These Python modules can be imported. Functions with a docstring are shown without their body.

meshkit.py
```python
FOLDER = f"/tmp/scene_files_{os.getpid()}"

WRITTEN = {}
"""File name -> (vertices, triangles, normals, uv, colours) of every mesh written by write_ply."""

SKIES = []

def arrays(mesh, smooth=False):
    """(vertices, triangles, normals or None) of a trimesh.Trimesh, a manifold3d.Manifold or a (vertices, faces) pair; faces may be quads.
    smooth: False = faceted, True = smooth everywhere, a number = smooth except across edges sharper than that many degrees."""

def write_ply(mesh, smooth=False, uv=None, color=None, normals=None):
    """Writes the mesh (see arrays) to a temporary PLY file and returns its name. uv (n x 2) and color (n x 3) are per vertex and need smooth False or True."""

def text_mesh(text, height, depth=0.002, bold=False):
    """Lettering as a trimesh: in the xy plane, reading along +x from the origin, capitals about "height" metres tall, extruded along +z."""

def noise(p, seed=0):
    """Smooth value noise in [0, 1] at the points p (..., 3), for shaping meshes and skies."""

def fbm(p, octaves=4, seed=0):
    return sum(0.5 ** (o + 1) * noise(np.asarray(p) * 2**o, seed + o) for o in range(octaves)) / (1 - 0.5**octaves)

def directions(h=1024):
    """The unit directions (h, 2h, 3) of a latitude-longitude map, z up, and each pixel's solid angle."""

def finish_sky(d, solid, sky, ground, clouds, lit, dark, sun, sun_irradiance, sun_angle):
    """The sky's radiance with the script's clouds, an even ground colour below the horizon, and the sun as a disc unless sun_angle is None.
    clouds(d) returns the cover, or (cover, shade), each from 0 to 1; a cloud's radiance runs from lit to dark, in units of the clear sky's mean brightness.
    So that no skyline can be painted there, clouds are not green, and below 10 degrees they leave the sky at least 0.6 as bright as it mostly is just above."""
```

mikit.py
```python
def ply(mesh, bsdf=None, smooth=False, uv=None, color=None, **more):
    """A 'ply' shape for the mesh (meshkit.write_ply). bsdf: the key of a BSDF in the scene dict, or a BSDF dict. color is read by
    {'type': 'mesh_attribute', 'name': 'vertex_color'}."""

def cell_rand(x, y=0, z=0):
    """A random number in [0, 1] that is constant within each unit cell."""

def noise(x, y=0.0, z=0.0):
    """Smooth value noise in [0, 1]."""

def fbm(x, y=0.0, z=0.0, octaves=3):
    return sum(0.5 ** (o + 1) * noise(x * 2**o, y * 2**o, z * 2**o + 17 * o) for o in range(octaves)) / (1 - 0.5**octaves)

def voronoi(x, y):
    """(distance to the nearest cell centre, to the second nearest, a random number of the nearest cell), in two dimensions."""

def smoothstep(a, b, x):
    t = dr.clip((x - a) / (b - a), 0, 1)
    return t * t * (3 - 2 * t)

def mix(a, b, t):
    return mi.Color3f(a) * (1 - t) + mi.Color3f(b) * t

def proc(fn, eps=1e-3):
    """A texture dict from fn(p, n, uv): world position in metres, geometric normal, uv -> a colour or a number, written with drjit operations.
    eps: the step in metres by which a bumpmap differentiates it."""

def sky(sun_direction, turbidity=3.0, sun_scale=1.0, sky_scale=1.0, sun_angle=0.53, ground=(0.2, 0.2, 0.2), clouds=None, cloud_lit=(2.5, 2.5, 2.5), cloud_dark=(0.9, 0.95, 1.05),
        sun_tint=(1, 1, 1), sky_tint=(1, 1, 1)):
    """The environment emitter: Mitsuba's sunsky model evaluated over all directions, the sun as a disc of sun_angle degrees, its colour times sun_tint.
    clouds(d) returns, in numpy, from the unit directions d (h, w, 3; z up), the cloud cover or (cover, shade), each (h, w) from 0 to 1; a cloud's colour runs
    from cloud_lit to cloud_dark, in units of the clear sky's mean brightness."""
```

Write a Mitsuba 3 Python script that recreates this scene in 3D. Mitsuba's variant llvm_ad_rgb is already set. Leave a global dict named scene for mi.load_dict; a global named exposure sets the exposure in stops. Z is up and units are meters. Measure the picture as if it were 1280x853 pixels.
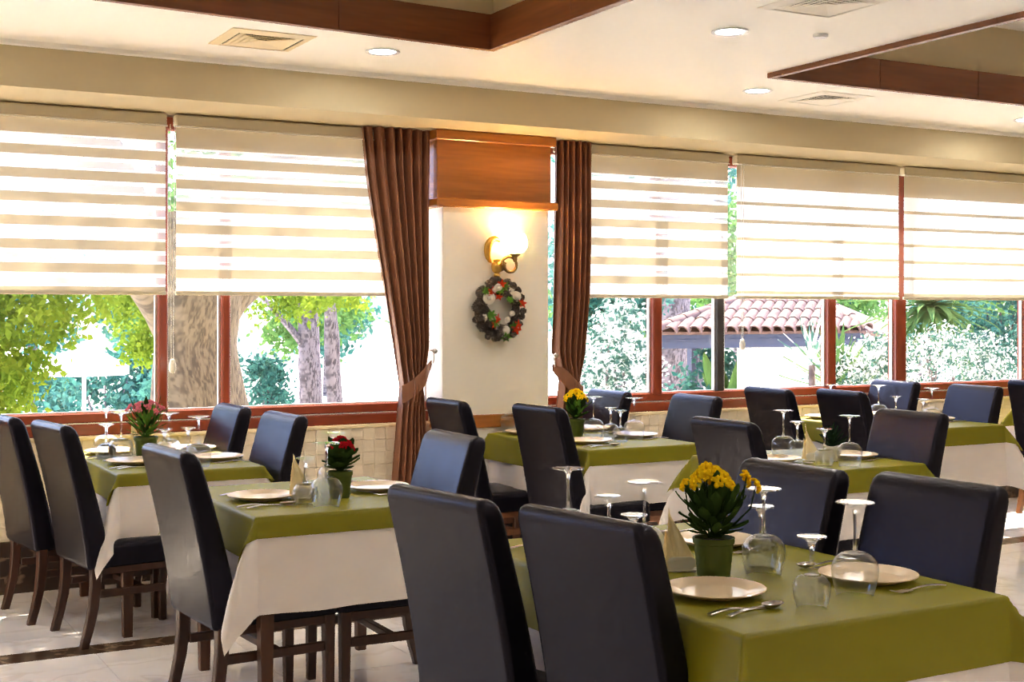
import math, random
import numpy as np, trimesh, drjit as dr, mitsuba as mi, mikit, meshkit
from mikit import proc, noise, fbm, voronoi, smoothstep, mix, cell_rand
T = mi.ScalarTransform4f
scene, labels, used = {}, {}, {}

# ------------------------------------------------------------------ camera, sky, sun, exposure
FOC, HZ, YAW, EYE = 1660.0, 391.0, math.atan(909 / 1660.0), 1.5      # focal length and horizon in pixels of the 1280x853 frame
scene['camera'] = dict(type='perspective', fov=math.degrees(2 * math.atan(640 / FOC)), fov_axis='x', near_clip=0.05, far_clip=400.0,
                       principal_point_offset_y=(426.5 - HZ) / 853.0,
                       to_world=T().look_at(origin=[0, 0, EYE], target=[math.sin(YAW), math.cos(YAW), EYE], up=[0, 0, 1]))
exposure = 4.45
SUN = (0.12, 0.52, 0.81)


def cloud_cover(d):
    c = meshkit.fbm(d * np.array([3.0, 3.0, 7.0]), 5, seed=4)
    return np.clip((c - 0.40) * 3.2, 0, 0.85), np.clip((c - 0.62) * 2, 0, 0.5)


scene['sky'] = mikit.sky(SUN, turbidity=3.2, sun_scale=1.0, sky_scale=1.0, sun_angle=0.8, ground=(0.25, 0.25, 0.22), clouds=cloud_cover, sky_tint=(0.76, 0.93, 1.42))
LAMP = 11.0           # radiance of the ceiling downlights
SCONCE = 42.0


# ------------------------------------------------------------------ naming helpers
def numbered(name):
    n = used.get(name, 0)
    used[name] = n + 1
    return name if n == 0 else f'{name}_{n:03d}'


def thing(name, label, cat, group=None):
    k = numbered(name)
    labels[k] = {'label': label, 'category': cat}
    if group: labels[k]['group'] = group
    return k


def structure(name, shape=None, label=None):
    k = numbered(name)
    labels[k] = {'kind': 'structure'}
    if label: labels[k]['label'] = label
    if shape is not None: scene[k] = shape
    return k


def part(parent, name, shape, to=None, label=None, kind=None):
    k = numbered(parent + '__' + name)
    scene[k] = shape if to is None else {**shape, 'to_world': to}
    if label or kind:
        labels[k] = {}
        if label: labels[k]['label'] = label
        if kind: labels[k]['kind'] = kind
    return k


def solo(name, shape, label, cat, group=None, to=None, kind=None):
    k = thing(name, label, cat, group)
    if kind: labels[k]['kind'] = kind
    scene[k] = shape if to is None else {**shape, 'to_world': to}
    return k


def at(x, y, z=0.0, deg=0.0, s=1.0):
    m = T().translate([float(x), float(y), float(z)]).rotate([0, 0, 1], float(deg))
    return m if s == 1.0 else m.scale([s, s, s])


# ------------------------------------------------------------------ mesh helpers
def box(x0, x1, y0, y1, z0, z1, c=0.0):
    if c <= 0:
        m = trimesh.creation.box((x1 - x0, y1 - y0, z1 - z0))
        m.apply_translation([(x0 + x1) / 2, (y0 + y1) / 2, (z0 + z1) / 2])
        return m
    p = []
    for sx, x in ((1, x0), (-1, x1)):
        for sy, y in ((1, y0), (-1, y1)):
            for sz, z in ((1, z0), (-1, z1)):
                p += [(x, y + sy * c, z + sz * c), (x + sx * c, y, z + sz * c), (x + sx * c, y + sy * c, z)]
    return trimesh.convex.convex_hull(np.array(p))


def cat(ms):
    return trimesh.util.concatenate(ms)


def lathe(profile, n=32):
    p = np.array(profile, float)
    a = np.arange(n) * 2 * math.pi / n
    v, f, rows = [], [], []
    for r, z in p:
        if r < 1e-6:
            rows.append([len(v)]); v.append((0, 0, z))
        else:
            rows.append(list(range(len(v), len(v) + n)))
            v += [(r * math.cos(t), r * math.sin(t), z) for t in a]
    for A, B in zip(rows[:-1], rows[1:]):
        for i in range(n):
            j = (i + 1) % n
            if len(A) == 1 and len(B) == 1: break
            if len(A) == 1: f.append((A[0], B[j], B[i]))
            elif len(B) == 1: f.append((A[i], A[j], B[0]))
            else: f += [(A[i], A[j], B[j]), (A[i], B[j], B[i])]
    return trimesh.Trimesh(np.array(v), np.array(f), process=False)


def tube(points, radii, sides=8, caps=True):
    p = np.array(points, float)
    r = np.broadcast_to(np.array(radii, float), (len(p),))
    t = np.gradient(p, axis=0)
    t /= np.linalg.norm(t, axis=1, keepdims=True) + 1e-12
    up = np.array([0, 0, 1.0]) if abs(t[0, 2]) < 0.9 else np.array([1.0, 0, 0])
    a0 = np.cross(t[0], up)
    v = []
    ang = np.arange(sides) * 2 * math.pi / sides
    for k in range(len(p)):
        a0 = a0 - t[k] * np.dot(a0, t[k])
        a0 /= np.linalg.norm(a0) + 1e-12
        b0 = np.cross(t[k], a0)
        v.append(p[k] + r[k] * (np.cos(ang)[:, None] * a0 + np.sin(ang)[:, None] * b0))
    v = np.vstack(v)
    f = []
    for k in range(len(p) - 1):
        for i in range(sides):
            j = (i + 1) % sides
            A, B, C, D = k * sides + i, k * sides + j, (k + 1) * sides + j, (k + 1) * sides + i
            f += [(A, B, C), (A, C, D)]
    if caps:
        v = np.vstack([v, p[0], p[-1]])
        n0, n1, e = len(v) - 2, len(v) - 1, (len(p) - 1) * sides
        for i in range(sides):
            j = (i + 1) % sides
            f += [(n0, j, i), (n1, e + i, e + j)]
    return trimesh.Trimesh(v, np.array(f), process=False)


def rounded_rect(hx, hy, r, k=4):
    out = []
    r = min(r, hx * 0.999, hy * 0.999)
    for cx, cy, a0 in ((hx - r, hy - r, 0), (-hx + r, hy - r, 90), (-hx + r, -hy + r, 180), (hx - r, -hy + r, 270)):
        for i in range(k + 1):
            a = math.radians(a0 + 90 * i / k)
            out.append((cx + r * math.cos(a), cy + r * math.sin(a)))
    return np.array(out)


def loft(rings):
    """closed skin through rings of the same number of 3-D points, flat fans at both ends"""
    n = len(rings[0])
    v = np.vstack(rings + [np.mean(rings[0], 0)[None], np.mean(rings[-1], 0)[None]])
    f = []
    for k in range(len(rings) - 1):
        for i in range(n):
            j = (i + 1) % n
            A, B, C, D = k * n + i, k * n + j, (k + 1) * n + j, (k + 1) * n + i
            f += [(A, B, C), (A, C, D)]
    a, b, e = len(v) - 2, len(v) - 1, (len(rings) - 1) * n
    for i in range(n):
        j = (i + 1) % n
        f += [(a, j, i), (b, e + i, e + j)]
    return trimesh.Trimesh(v, np.array(f), process=False)


def grid_mesh(P):
    h, w = P.shape[:2]
    i, j = np.meshgrid(np.arange(h - 1), np.arange(w - 1), indexing='ij')
    a = (i * w + j).ravel()
    f = np.vstack([np.stack([a, a + 1, a + w + 1], 1), np.stack([a, a + w + 1, a + w], 1)])
    return trimesh.Trimesh(P.reshape(-1, 3), f, process=False)


def moved(m, t=(0, 0, 0), rot=None):
    m = m.copy()
    if rot is not None:
        m.apply_transform(trimesh.transformations.rotation_matrix(rot[0], rot[1]))
    m.apply_translation(t)
    return m


# ------------------------------------------------------------------ materials
def tex(v):
    return {'type': 'rgb', 'value': list(v)}


def mat(name, color, rough=0.6, metallic=0.0, spec=0.5, bump=None, **kw):
    d = dict(type='principled', base_color=color if isinstance(color, dict) else tex(color), roughness=rough, metallic=metallic, specular=spec, **kw)
    if bump is not None:
        d = {'type': 'bumpmap', 'arbitrary': bump[0], 'scale': bump[1], 'bsdf': d}
    scene[name] = {'type': 'twosided', 'bsdf': d}
    return name


def thin(name, color, rough=0.7, trans=0.8):
    scene[name] = dict(type='principledthin', base_color=color if isinstance(color, dict) else tex(color), roughness=rough, diff_trans=trans, spec_trans=0.0, eta=1.4)
    return name


def wood_tex(dark, light, sx, sy, sz, k=1.0):
    def f(p, n, uv):
        g = fbm(p.x * sx + 3.1, p.y * sy, p.z * sz, 4)
        s = fbm(p.x * sx * 4 + 9.0, p.y * sy * 4, p.z * sz * 4, 2)
        return mix(dark, light, dr.clip(g * 0.9 + s * 0.35 - 0.15, 0, 1))
    return proc(f)


def stone_tex(a, b, vein, scale=1.6, tile=0.6, amount=0.6):
    def f(p, n, uv):
        c = cell_rand(dr.floor(p.x / tile), dr.floor(p.y / tile + 0.31), 5.0)
        q = fbm(p.x * scale + c * 37, p.y * scale + c * 11, p.z * scale + c * 5, 4)
        w = fbm(p.x * scale * 2 + q * 2.0 + c * 19, p.y * scale * 2, p.z * scale * 2 + 7.0, 4)
        v = 1 - smoothstep(0.0, 0.05, dr.abs(w - 0.5))
        return mix(mix(a, b, dr.clip(q * 1.5 - 0.3 + (c - 0.5) * 0.25, 0, 1)), vein, v * amount)
    return proc(f)


mat('paint_cream', (0.51, 0.43, 0.27), 0.75)
mat('paint_ceiling', (0.84, 0.82, 0.77), 0.45)
mat('paint_column', (0.78, 0.74, 0.66), 0.55)
mat('paint_white', (0.86, 0.86, 0.84), 0.6)
mat('stone_floor', stone_tex((0.62, 0.60, 0.59), (0.76, 0.74, 0.73), (0.52, 0.47, 0.42), 1.7, 0.6, 0.35), 0.06, spec=0.9)
mat('stone_dark', stone_tex((0.022, 0.013, 0.009), (0.07, 0.04, 0.025), (0.26, 0.17, 0.11), 3.4, 9.0, 0.55), 0.12, spec=0.5)
mat('grout', (0.42, 0.37, 0.31), 0.8)
mat('wood_frame', wood_tex((0.14, 0.022, 0.010), (0.30, 0.058, 0.024), 1.5, 8, 8), 0.32)
mat('wood_frame_tall', wood_tex((0.14, 0.022, 0.010), (0.30, 0.058, 0.024), 9, 9, 1.2), 0.32)
mat('wood_ceiling', wood_tex((0.10, 0.030, 0.009), (0.24, 0.075, 0.020), 1.4, 1.4, 14), 0.34)
mat('wood_crown', wood_tex((0.22, 0.070, 0.012), (0.46, 0.165, 0.030), 1.6, 9, 18), 0.32)
mat('wood_chair', wood_tex((0.026, 0.011, 0.007), (0.068, 0.027, 0.014), 14, 14, 2.0), 0.34)
mat('wood_chair_light', wood_tex((0.12, 0.05, 0.022), (0.24, 0.10, 0.04), 14, 14, 2.0), 0.34)
mat('wood_table', wood_tex((0.045, 0.018, 0.009), (0.11, 0.045, 0.02), 14, 14, 2.0), 0.38)


def leather_bump(p, n, uv):
    d1, d2, r = voronoi(p.x * 130 + p.z * 60, p.y * 130 + p.z * 110)
    return smoothstep(0.0, 0.45, d2 - d1) * 0.7 + fbm(p.x * 60, p.y * 60, p.z * 60, 2) * 0.9


mat('leather', (0.0046, 0.0042, 0.0072), 0.19, spec=0.20, spec_tint=0.5, bump=(proc(leather_bump, eps=6e-4), 0.0006))


def weave(p, n, uv):
    return 0.5 + 0.25 * dr.sin(p.x * 2600) * dr.sin(p.z * 2600) + 0.25 * dr.sin(p.y * 2600) * dr.sin(p.z * 2600)


def green_cloth(p, n, uv):
    return mix((0.185, 0.172, 0.006), (0.225, 0.210, 0.010), fbm(p.x * 5, p.y * 5, p.z * 5, 3))


def white_cloth(p, n, uv):
    return mix((0.76, 0.71, 0.68), (0.86, 0.82, 0.80), fbm(p.x * 6, p.y * 6, p.z * 6, 3))


mat('cloth_green', proc(green_cloth), 0.45, spec=0.34, sheen=0.12)
mat('cloth_white', proc(white_cloth), 0.7, spec=0.35, sheen=0.3,
    bump=(proc(lambda p, n, uv: fbm(p.x * 7 + p.z * 3, p.y * 7, p.z * 5, 3), eps=4e-3), 0.006))
mat('curtain_cloth', proc(lambda p, n, uv: mix((0.17, 0.070, 0.038), (0.26, 0.115, 0.062), fbm(p.x * 30, p.y * 30, p.z * 3, 3))), 0.42, spec=0.45, sheen=0.6)
mat('ceramic', (0.74, 0.60, 0.43), 0.12, spec=0.6, clearcoat=0.6)
mat('ceramic_white', (0.82, 0.80, 0.74), 0.15)
mat('steel', (0.66, 0.63, 0.60), 0.16, metallic=1.0)
mat('brass', (0.62, 0.37, 0.08), 0.30, metallic=1.0)
mat('brass_old', (0.20, 0.13, 0.05), 0.38, metallic=1.0)
mat('pot_green', (0.070, 0.098, 0.014), 0.45, spec=0.3)
mat('soil', (0.020, 0.013, 0.008), 0.9)
mat('napkin_paper', (0.86, 0.74, 0.46), 0.8)
mat('blind_bar', (0.60, 0.55, 0.42), 0.35)
mat('alu', (0.62, 0.62, 0.62), 0.35, metallic=0.6)
mat('gasket', (0.02, 0.018, 0.02), 0.5)
mat('plastic_white', (0.80, 0.78, 0.72), 0.4)
mat('vent_cream', (0.70, 0.58, 0.36), 0.45)
mat('vent_white', (0.80, 0.77, 0.70), 0.45)
mat('vent_dark', (0.02, 0.016, 0.01), 0.8)
mat('textile_h', proc(lambda p, n, uv: mix((0.55, 0.46, 0.33), (0.74, 0.66, 0.52), cell_rand(dr.floor(p.x / 0.075), dr.floor(p.z / 0.075), 3.0) * 0.5 + fbm(p.x * 30, p.y, p.z * 320, 2) * 0.5)), 0.75,
    bump=(proc(lambda p, n, uv: 0.5 + 0.5 * dr.sin(p.z * 900.0), eps=1e-3), 0.0016))
mat('textile_v', proc(lambda p, n, uv: mix((0.55, 0.46, 0.33), (0.74, 0.66, 0.52), cell_rand(dr.floor(p.x / 0.075), dr.floor(p.z / 0.075), 3.0) * 0.5 + fbm(p.x * 320, p.y, p.z * 30, 2) * 0.5)), 0.75,
    bump=(proc(lambda p, n, uv: 0.5 + 0.5 * dr.sin(p.x * 900.0), eps=1e-3), 0.0016))
thin('blind_solid', (0.60, 0.52, 0.37), 0.8, 0.31)
thin('blind_pale', (0.86, 0.84, 0.78), 0.8, 0.98)
scene['sheer_thread'] = dict(type='principledthin', base_color=tex((0.9, 0.9, 0.88)), roughness=0.7, diff_trans=1.2, eta=1.4)
scene['sheer_gap'] = dict(type='thindielectric', int_ior=1.02)
scene['blind_sheer'] = {'type': 'blendbsdf', 'weight': 0.38, 'a': {'type': 'ref', 'id': 'sheer_gap'}, 'b': {'type': 'ref', 'id': 'sheer_thread'}}
scene['window_glass'] = dict(type='thindielectric', int_ior=1.5)
scene['glass'] = dict(type='dielectric', int_ior=1.5)
for nm, col in (('petal_yellow', (0.93, 0.66, 0.012)), ('petal_red', (0.50, 0.012, 0.02)), ('petal_pink', (0.72, 0.20, 0.26)), ('petal_white', (0.85, 0.80, 0.72)), ('leaf_red', (0.50, 0.035, 0.012))):
    thin(nm, col, 0.6, 0.35)
thin('leaf_dark', (0.024, 0.050, 0.012), 0.38, 0.25)
thin('leaf_mid', (0.042, 0.082, 0.018), 0.38, 0.3)
thin('leaf_fresh', (0.09, 0.22, 0.03), 0.4, 0.4)
thin('leaf_agave', (0.016, 0.035, 0.018), 0.4, 0.15)
mat('cone_brown', proc(lambda p, n, uv: mix((0.030, 0.020, 0.015), (0.30, 0.26, 0.23), smoothstep(0.62, 0.80, noise(p.x * 210, p.y * 210, p.z * 210)))), 0.6)
thin('foliage_lime', proc(lambda p, n, uv: mix((0.10, 0.19, 0.018), (0.25, 0.34, 0.04), noise(p.x * 6, p.y * 6, p.z * 6))), 0.5, 1.0)
thin('foliage_green', proc(lambda p, n, uv: mix((0.06, 0.16, 0.05), (0.16, 0.30, 0.09), noise(p.x * 4, p.y * 4, p.z * 4))), 0.5, 0.8)
thin('foliage_teal', proc(lambda p, n, uv: mix((0.03, 0.13, 0.11), (0.10, 0.26, 0.22), noise(p.x * 3, p.y * 3, p.z * 3))), 0.5, 0.7)
thin('foliage_pale', proc(lambda p, n, uv: mix((0.06, 0.15, 0.13), (0.80, 0.86, 0.84), smoothstep(0.40, 0.62, noise(p.x * 14, p.y * 14, p.z * 14)))), 0.5, 0.7)
thin('foliage_yucca', proc(lambda p, n, uv: mix((0.04, 0.12, 0.05), (0.17, 0.28, 0.10), noise(p.x * 9, p.y * 9, p.z * 3))), 0.35, 0.5)


def bark_f(a, b):
    def f(p, n, uv):
        w = fbm(p.x * 5, p.y * 5, p.z * 7, 3)
        h = (p.x + p.y * 0.6) * 52 + w * 1.6
        g = noise(h, p.z * 13 + w, 2.0) * 0.5 + noise(h * 2.1, p.z * 34 + w * 2, 5.0) * 0.5
        return mix(a, b, smoothstep(0.18, 0.72, g))
    return proc(f)


mat('bark_brown', bark_f((0.060, 0.045, 0.028), (0.16, 0.125, 0.08)), 0.85)
mat('bark_grey', bark_f((0.06, 0.05, 0.06), (0.21, 0.18, 0.20)), 0.85)
mat('roof_tile', proc(lambda p, n, uv: mix((0.075, 0.042, 0.040), (0.22, 0.13, 0.115), fbm(p.x * 5, p.y * 5, p.z * 5, 3))), 0.7)
mat('fascia_grey', (0.045, 0.058, 0.11), 0.6)
mat('paving_light', proc(lambda p, n, uv: mix((0.60, 0.58, 0.52), (0.74, 0.72, 0.66), fbm(p.x * 0.6, p.y * 0.6, 0.0, 3))), 0.8)
mat('umbrella_cloth', (0.85, 0.84, 0.80), 0.8)

# ------------------------------------------------------------------ the room
XL, XR, YB, YW, ZC = -4.0, 11.5, -3.2, 7.5, 2.85
floor = structure('floor', mikit.ply(box(XL, XR, YB, YW + 0.2, -0.12, -0.012), 'grout'))
tile_ply = mikit.ply(box(0.0012, 0.5988, 0.0012, 0.5988, -0.012, 0.0, 0.0012), 'stone_floor')
# polished floor slabs near the windows are laid one by one; the rest of the floor, unseen, is the same stone
gx0, gx1, gy0, gy1 = -0.6, 10.2, 1.0, 7.6
band0, band1 = 6.00, 6.16
for i in range(18):
    for j in range(11):
        x, y0, y1 = gx0 + 0.6 * i, gy0 + 0.6 * j, gy0 + 0.6 * j + 0.6
        part(floor, 'tile', tile_ply, at(x, y0))
for nm, (x0, x1, y0, y1) in dict(a=(XL, gx0, YB, YW), b=(gx1, XR, YB, YW), c=(gx0, gx1, YB, gy0)).items():
    part(floor, 'slab', mikit.ply(box(x0, x1, y0, y1, -0.012, 0.0), 'stone_floor'))
strip = mikit.ply(box(0.001, 1.199, band0, band1, -0.011, 0.0006, 0.0005), 'stone_dark')
for i in range(9):
    part(floor, 'inlay_strip', strip, at(gx0 + 1.2 * i, 0), label='dark brown marble inlay strip')

# wall with the windows: dado, marble base, sill line, column between the windows
COLS = [(-1.75, -1.15), (3.53, 4.28), (9.85, 10.6)]
wall = structure('wall_window', mikit.ply(box(XL, XR, YW + 0.004, YW + 0.26, -0.1, 0.80), 'paint_cream'))
part(wall, 'upper_wall', mikit.ply(box(XL, XR, YW + 0.06, YW + 0.26, 2.62, 3.4), 'paint_cream'))
base = structure('baseboard_window', mikit.ply(box(XL, XR, YW - 0.018, YW + 0.004, 0.0, 0.275, 0.003), 'stone_dark'))
# woven relief blocks of the dado
spans = [(XL + 4.9, 3.52), (4.30, 9.8)]
blocks_h, blocks_v, rest = mikit.ply(box(0.0004, 0.0746, -0.005, 0.006, 0.0004, 0.0746, 0.0025), 'textile_h'), mikit.ply(box(0.0004, 0.0746, -0.003, 0.006, 0.0004, 0.0746, 0.0025), 'textile_v'), []
spots = []
for a, b in ((1.0, 1.2), (2.0, 3.4), (4.55, 8.6)):
    for i in range(int(a / 0.075), int(b / 0.075)):
        for j in range(7):
            spots.append((i * 0.075, 0.278 + 0.075 * j, (i + j) % 2, a > 4))
allspots = [(i * 0.075, 0.278 + 0.075 * j, (i + j) % 2) for i in range(int(0.2 / 0.075), int(9.8 / 0.075)) for j in range(7)]
chosen = set()
for x, z, o, far in sorted(spots, key=lambda s: (abs(s[0] - 2.7) > 0.75, -s[1] if s[0] > 4 else 0, s[0])):
    if len(chosen) >= 290: break
    chosen.add((round(x, 4), round(z, 4)))
    part(wall, 'woven_block', blocks_h if o else blocks_v, at(x, YW, z))
for x, z, o in allspots:
    if (round(x, 4), round(z, 4)) in chosen or 3.45 < x < 4.28: continue
    rest.append(moved(box(0.0004, 0.0746, -0.005 if o else -0.003, 0.006, 0.0004, 0.0746, 0.0025), (x, YW, z)))
part(wall, 'woven_blocks', mikit.ply(cat(rest), 'textile_h'), kind='stuff')
for x0, x1 in ((XL, 3.53), (4.28, 9.85)):
    part(wall, 'dado_cap', mikit.ply(box(x0, x1, YW - 0.015, YW + 0.05, 0.803, 0.822, 0.004), 'vent_cream'))

wl = structure('wall_left', mikit.ply(box(XL - 0.2, XL, YB, YW + 0.2, -0.1, 3.4), 'paint_cream'))
wr = structure('wall_right', mikit.ply(box(XR, XR + 0.2, YB, YW + 0.2, -0.1, 3.4), 'paint_cream'))
# wall behind the camera: piers between tall garden windows
wb = structure('wall_back', mikit.ply(box(XL, XR, YB - 0.2, YB, -0.1, 3.4), 'paint_cream'))
part(wb, 'wainscot', mikit.ply(box(XL, XR, YB, YB + 0.03, 0.0, 1.1), 'wood_frame'))


def pane(x0, x1, y, z0, z1):
    v = np.array([[x0, y, z0], [x1, y, z0], [x1, y, z1], [x0, y, z1]], float)
    return mikit.ply((v, np.array([[0, 1, 2], [0, 2, 3]])), 'window_glass')


# columns of the window wall
for k, (x0, x1) in enumerate(COLS):
    c = structure('column', mikit.ply(box(x0, x1, 7.33, YW + 0.26, 0.0, 2.62, 0.006), 'paint_column'))
    part(c, 'crown_panel', mikit.ply(box(x0 - 0.045, x1 + 0.005, 7.31, 7.60, 2.195, 2.575, 0.003), 'wood_crown'))
    part(c, 'crown_moulding', mikit.ply(box(x0 - 0.062, x1 + 0.035, 7.285, 7.62, 2.555, 2.617, 0.006), 'wood_crown'))
    part(c, 'crown_moulding', mikit.ply(box(x0 - 0.062, x1 + 0.042, 7.275, 7.62, 2.148, 2.20, 0.006), 'wood_crown'))
    part(c, 'dado_trim', mikit.ply(box(x0 - 0.012, x1 + 0.012, 7.315, 7.50, 0.785, 0.865, 0.004), 'wood_crown'))
    part(c, 'marble_base', mikit.ply(box(x0 - 0.012, x1 + 0.012, 7.315, 7.50, 0.0, 0.275, 0.003), 'stone_dark'))


# windows
def make_window(n, x0, x1, mull, metal=()):
    w = structure(f'window_{n}')
    z0, z1, ya, yb = 0.822, 2.61, 7.53, 7.63
    part(w, 'sill_rail', mikit.ply(box(x0, x1, ya, yb, z0, 0.885, 0.006), 'wood_frame'), label='dark red-brown wooden bottom rail')
    part(w, 'sill_line', mikit.ply(box(x0, x1, ya + 0.010, yb, 0.885, 0.892), 'alu'))
    part(w, 'sash_rail', mikit.ply(box(x0, x1, ya + 0.012, yb - 0.01, 0.892, 0.945, 0.006), 'wood_frame'))
    part(w, 'head_rail', mikit.ply(box(x0, x1, ya, yb, 2.54, z1, 0.006), 'wood_frame'))
    edges = [x0] + [m for a in mull for m in a] + [x1]
    for a, b in mull:
        if (a, b) in metal:
            part(w, 'mullion', mikit.ply(cat([box(a, a + 0.020, ya + 0.015, yb - 0.02, 0.945, 2.54, 0.003), box(a + 0.024, b, ya + 0.03, yb - 0.02, 0.945, 2.54, 0.003)]), 'gasket'), label='dark grey metal sash stile')
        else:
            part(w, 'mullion', mikit.ply(box(a, b, ya, yb, 0.93, 2.545, 0.008), 'wood_frame_tall'))
    for a, b in zip(edges[0::2], edges[1::2]):
        part(w, 'pane', pane(a, b, 7.585, 0.945, 2.54))
        part(w, 'bead', mikit.ply(cat([box(a, a + 0.012, 7.57, 7.60, 0.945, 2.54), box(b - 0.012, b, 7.57, 7.60, 0.945, 2.54), box(a, b, 7.57, 7.60, 0.945, 0.953)]), 'alu'))
    return w


make_window(1, -1.15, 3.53, [(-0.35, -0.30), (0.02, 0.07), (1.852, 1.902), (2.217, 2.265)])
make_window(2, 4.28, 9.85, [(5.233, 5.307), (5.79, 5.86), (6.81, 6.885), (7.494, 7.60), (8.937, 9.01)], metal=[(5.79, 5.86)])
make_window(3, XL, -1.75, [(-2.9, -2.84)])

# soffit beam along the windows with its thin cove line
so = structure('beam', mikit.ply(box(XL, XR, 6.94, YW + 0.1, 2.62, ZC + 0.06), 'paint_cream'))
part(so, 'cove_line', mikit.ply(box(XL, XR, 6.925, 6.96, ZC - 0.028, ZC + 0.02, 0.008), 'paint_ceiling'))

# ceiling with two sunk trays lined with wooden boards
from shapely.geometry import Polygon
tray1 = [(-2.6, 0.2), (3.15, 0.2), (3.15, 5.95), (1.39, 5.80), (-2.6, 5.45)]
tray2 = [(4.86, 0.2), (10.6, 0.2), (10.6, 5.88), (4.86, 5.88)]
cp = Polygon([(XL, YB), (XR, YB), (XR, 7.0), (XL, 7.0)], [tray1, tray2])
cm = trimesh.creation.extrude_polygon(cp, 0.06, engine='earcut')
cm.apply_translation([0, 0, ZC])
ceil = structure('ceiling', mikit.ply(cm, 'paint_ceiling'))
part(ceil, 'tray_top', mikit.ply(box(XL, XR, YB, YW, 3.30, 3.38), 'paint_ceiling'))


def wall_along(p, q, t0, t1, z0, z1, c=0.0):
    """box along the edge p-q, from t0 to t1 metres inwards (left of p->q)"""
    p, q = np.array(p, float), np.array(q, float)
    d = (q - p) / np.linalg.norm(q - p)
    n = np.array([-d[1], d[0]])
    L = np.linalg.norm(q - p)
    m = box(0, L, t0, t1, z0, z1, c)
    R = np.eye(4); R[:2, 0], R[:2, 1], R[:2, 3] = d, n, p
    m.apply_transform(R)
    return m


for k, tr in enumerate((tray1, tray2)):
    tk = structure(f'trim_{k + 1}')
    for p, q in zip(tr, tr[1:] + tr[:1]):
        part(ceil, 'tray_side', mikit.ply(wall_along(p, q, -0.06, 0.0, ZC + 0.06, 3.30), 'paint_cream'))
        p, q = np.array(p, float), np.array(q, float)
        L = np.linalg.norm(q - p)
        n = max(1, int(round(L / 0.8)))
        for i in range(n):
            a, b = p + (q - p) * (i / n), p + (q - p) * ((i + 1) / n)
            e = (q - p) / L * 0.0008
            part(tk, 'board', mikit.ply(wall_along(a + e, b - e, 0.0, 0.04, 2.822, 3.0, 0.002), 'wood_ceiling'))


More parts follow.
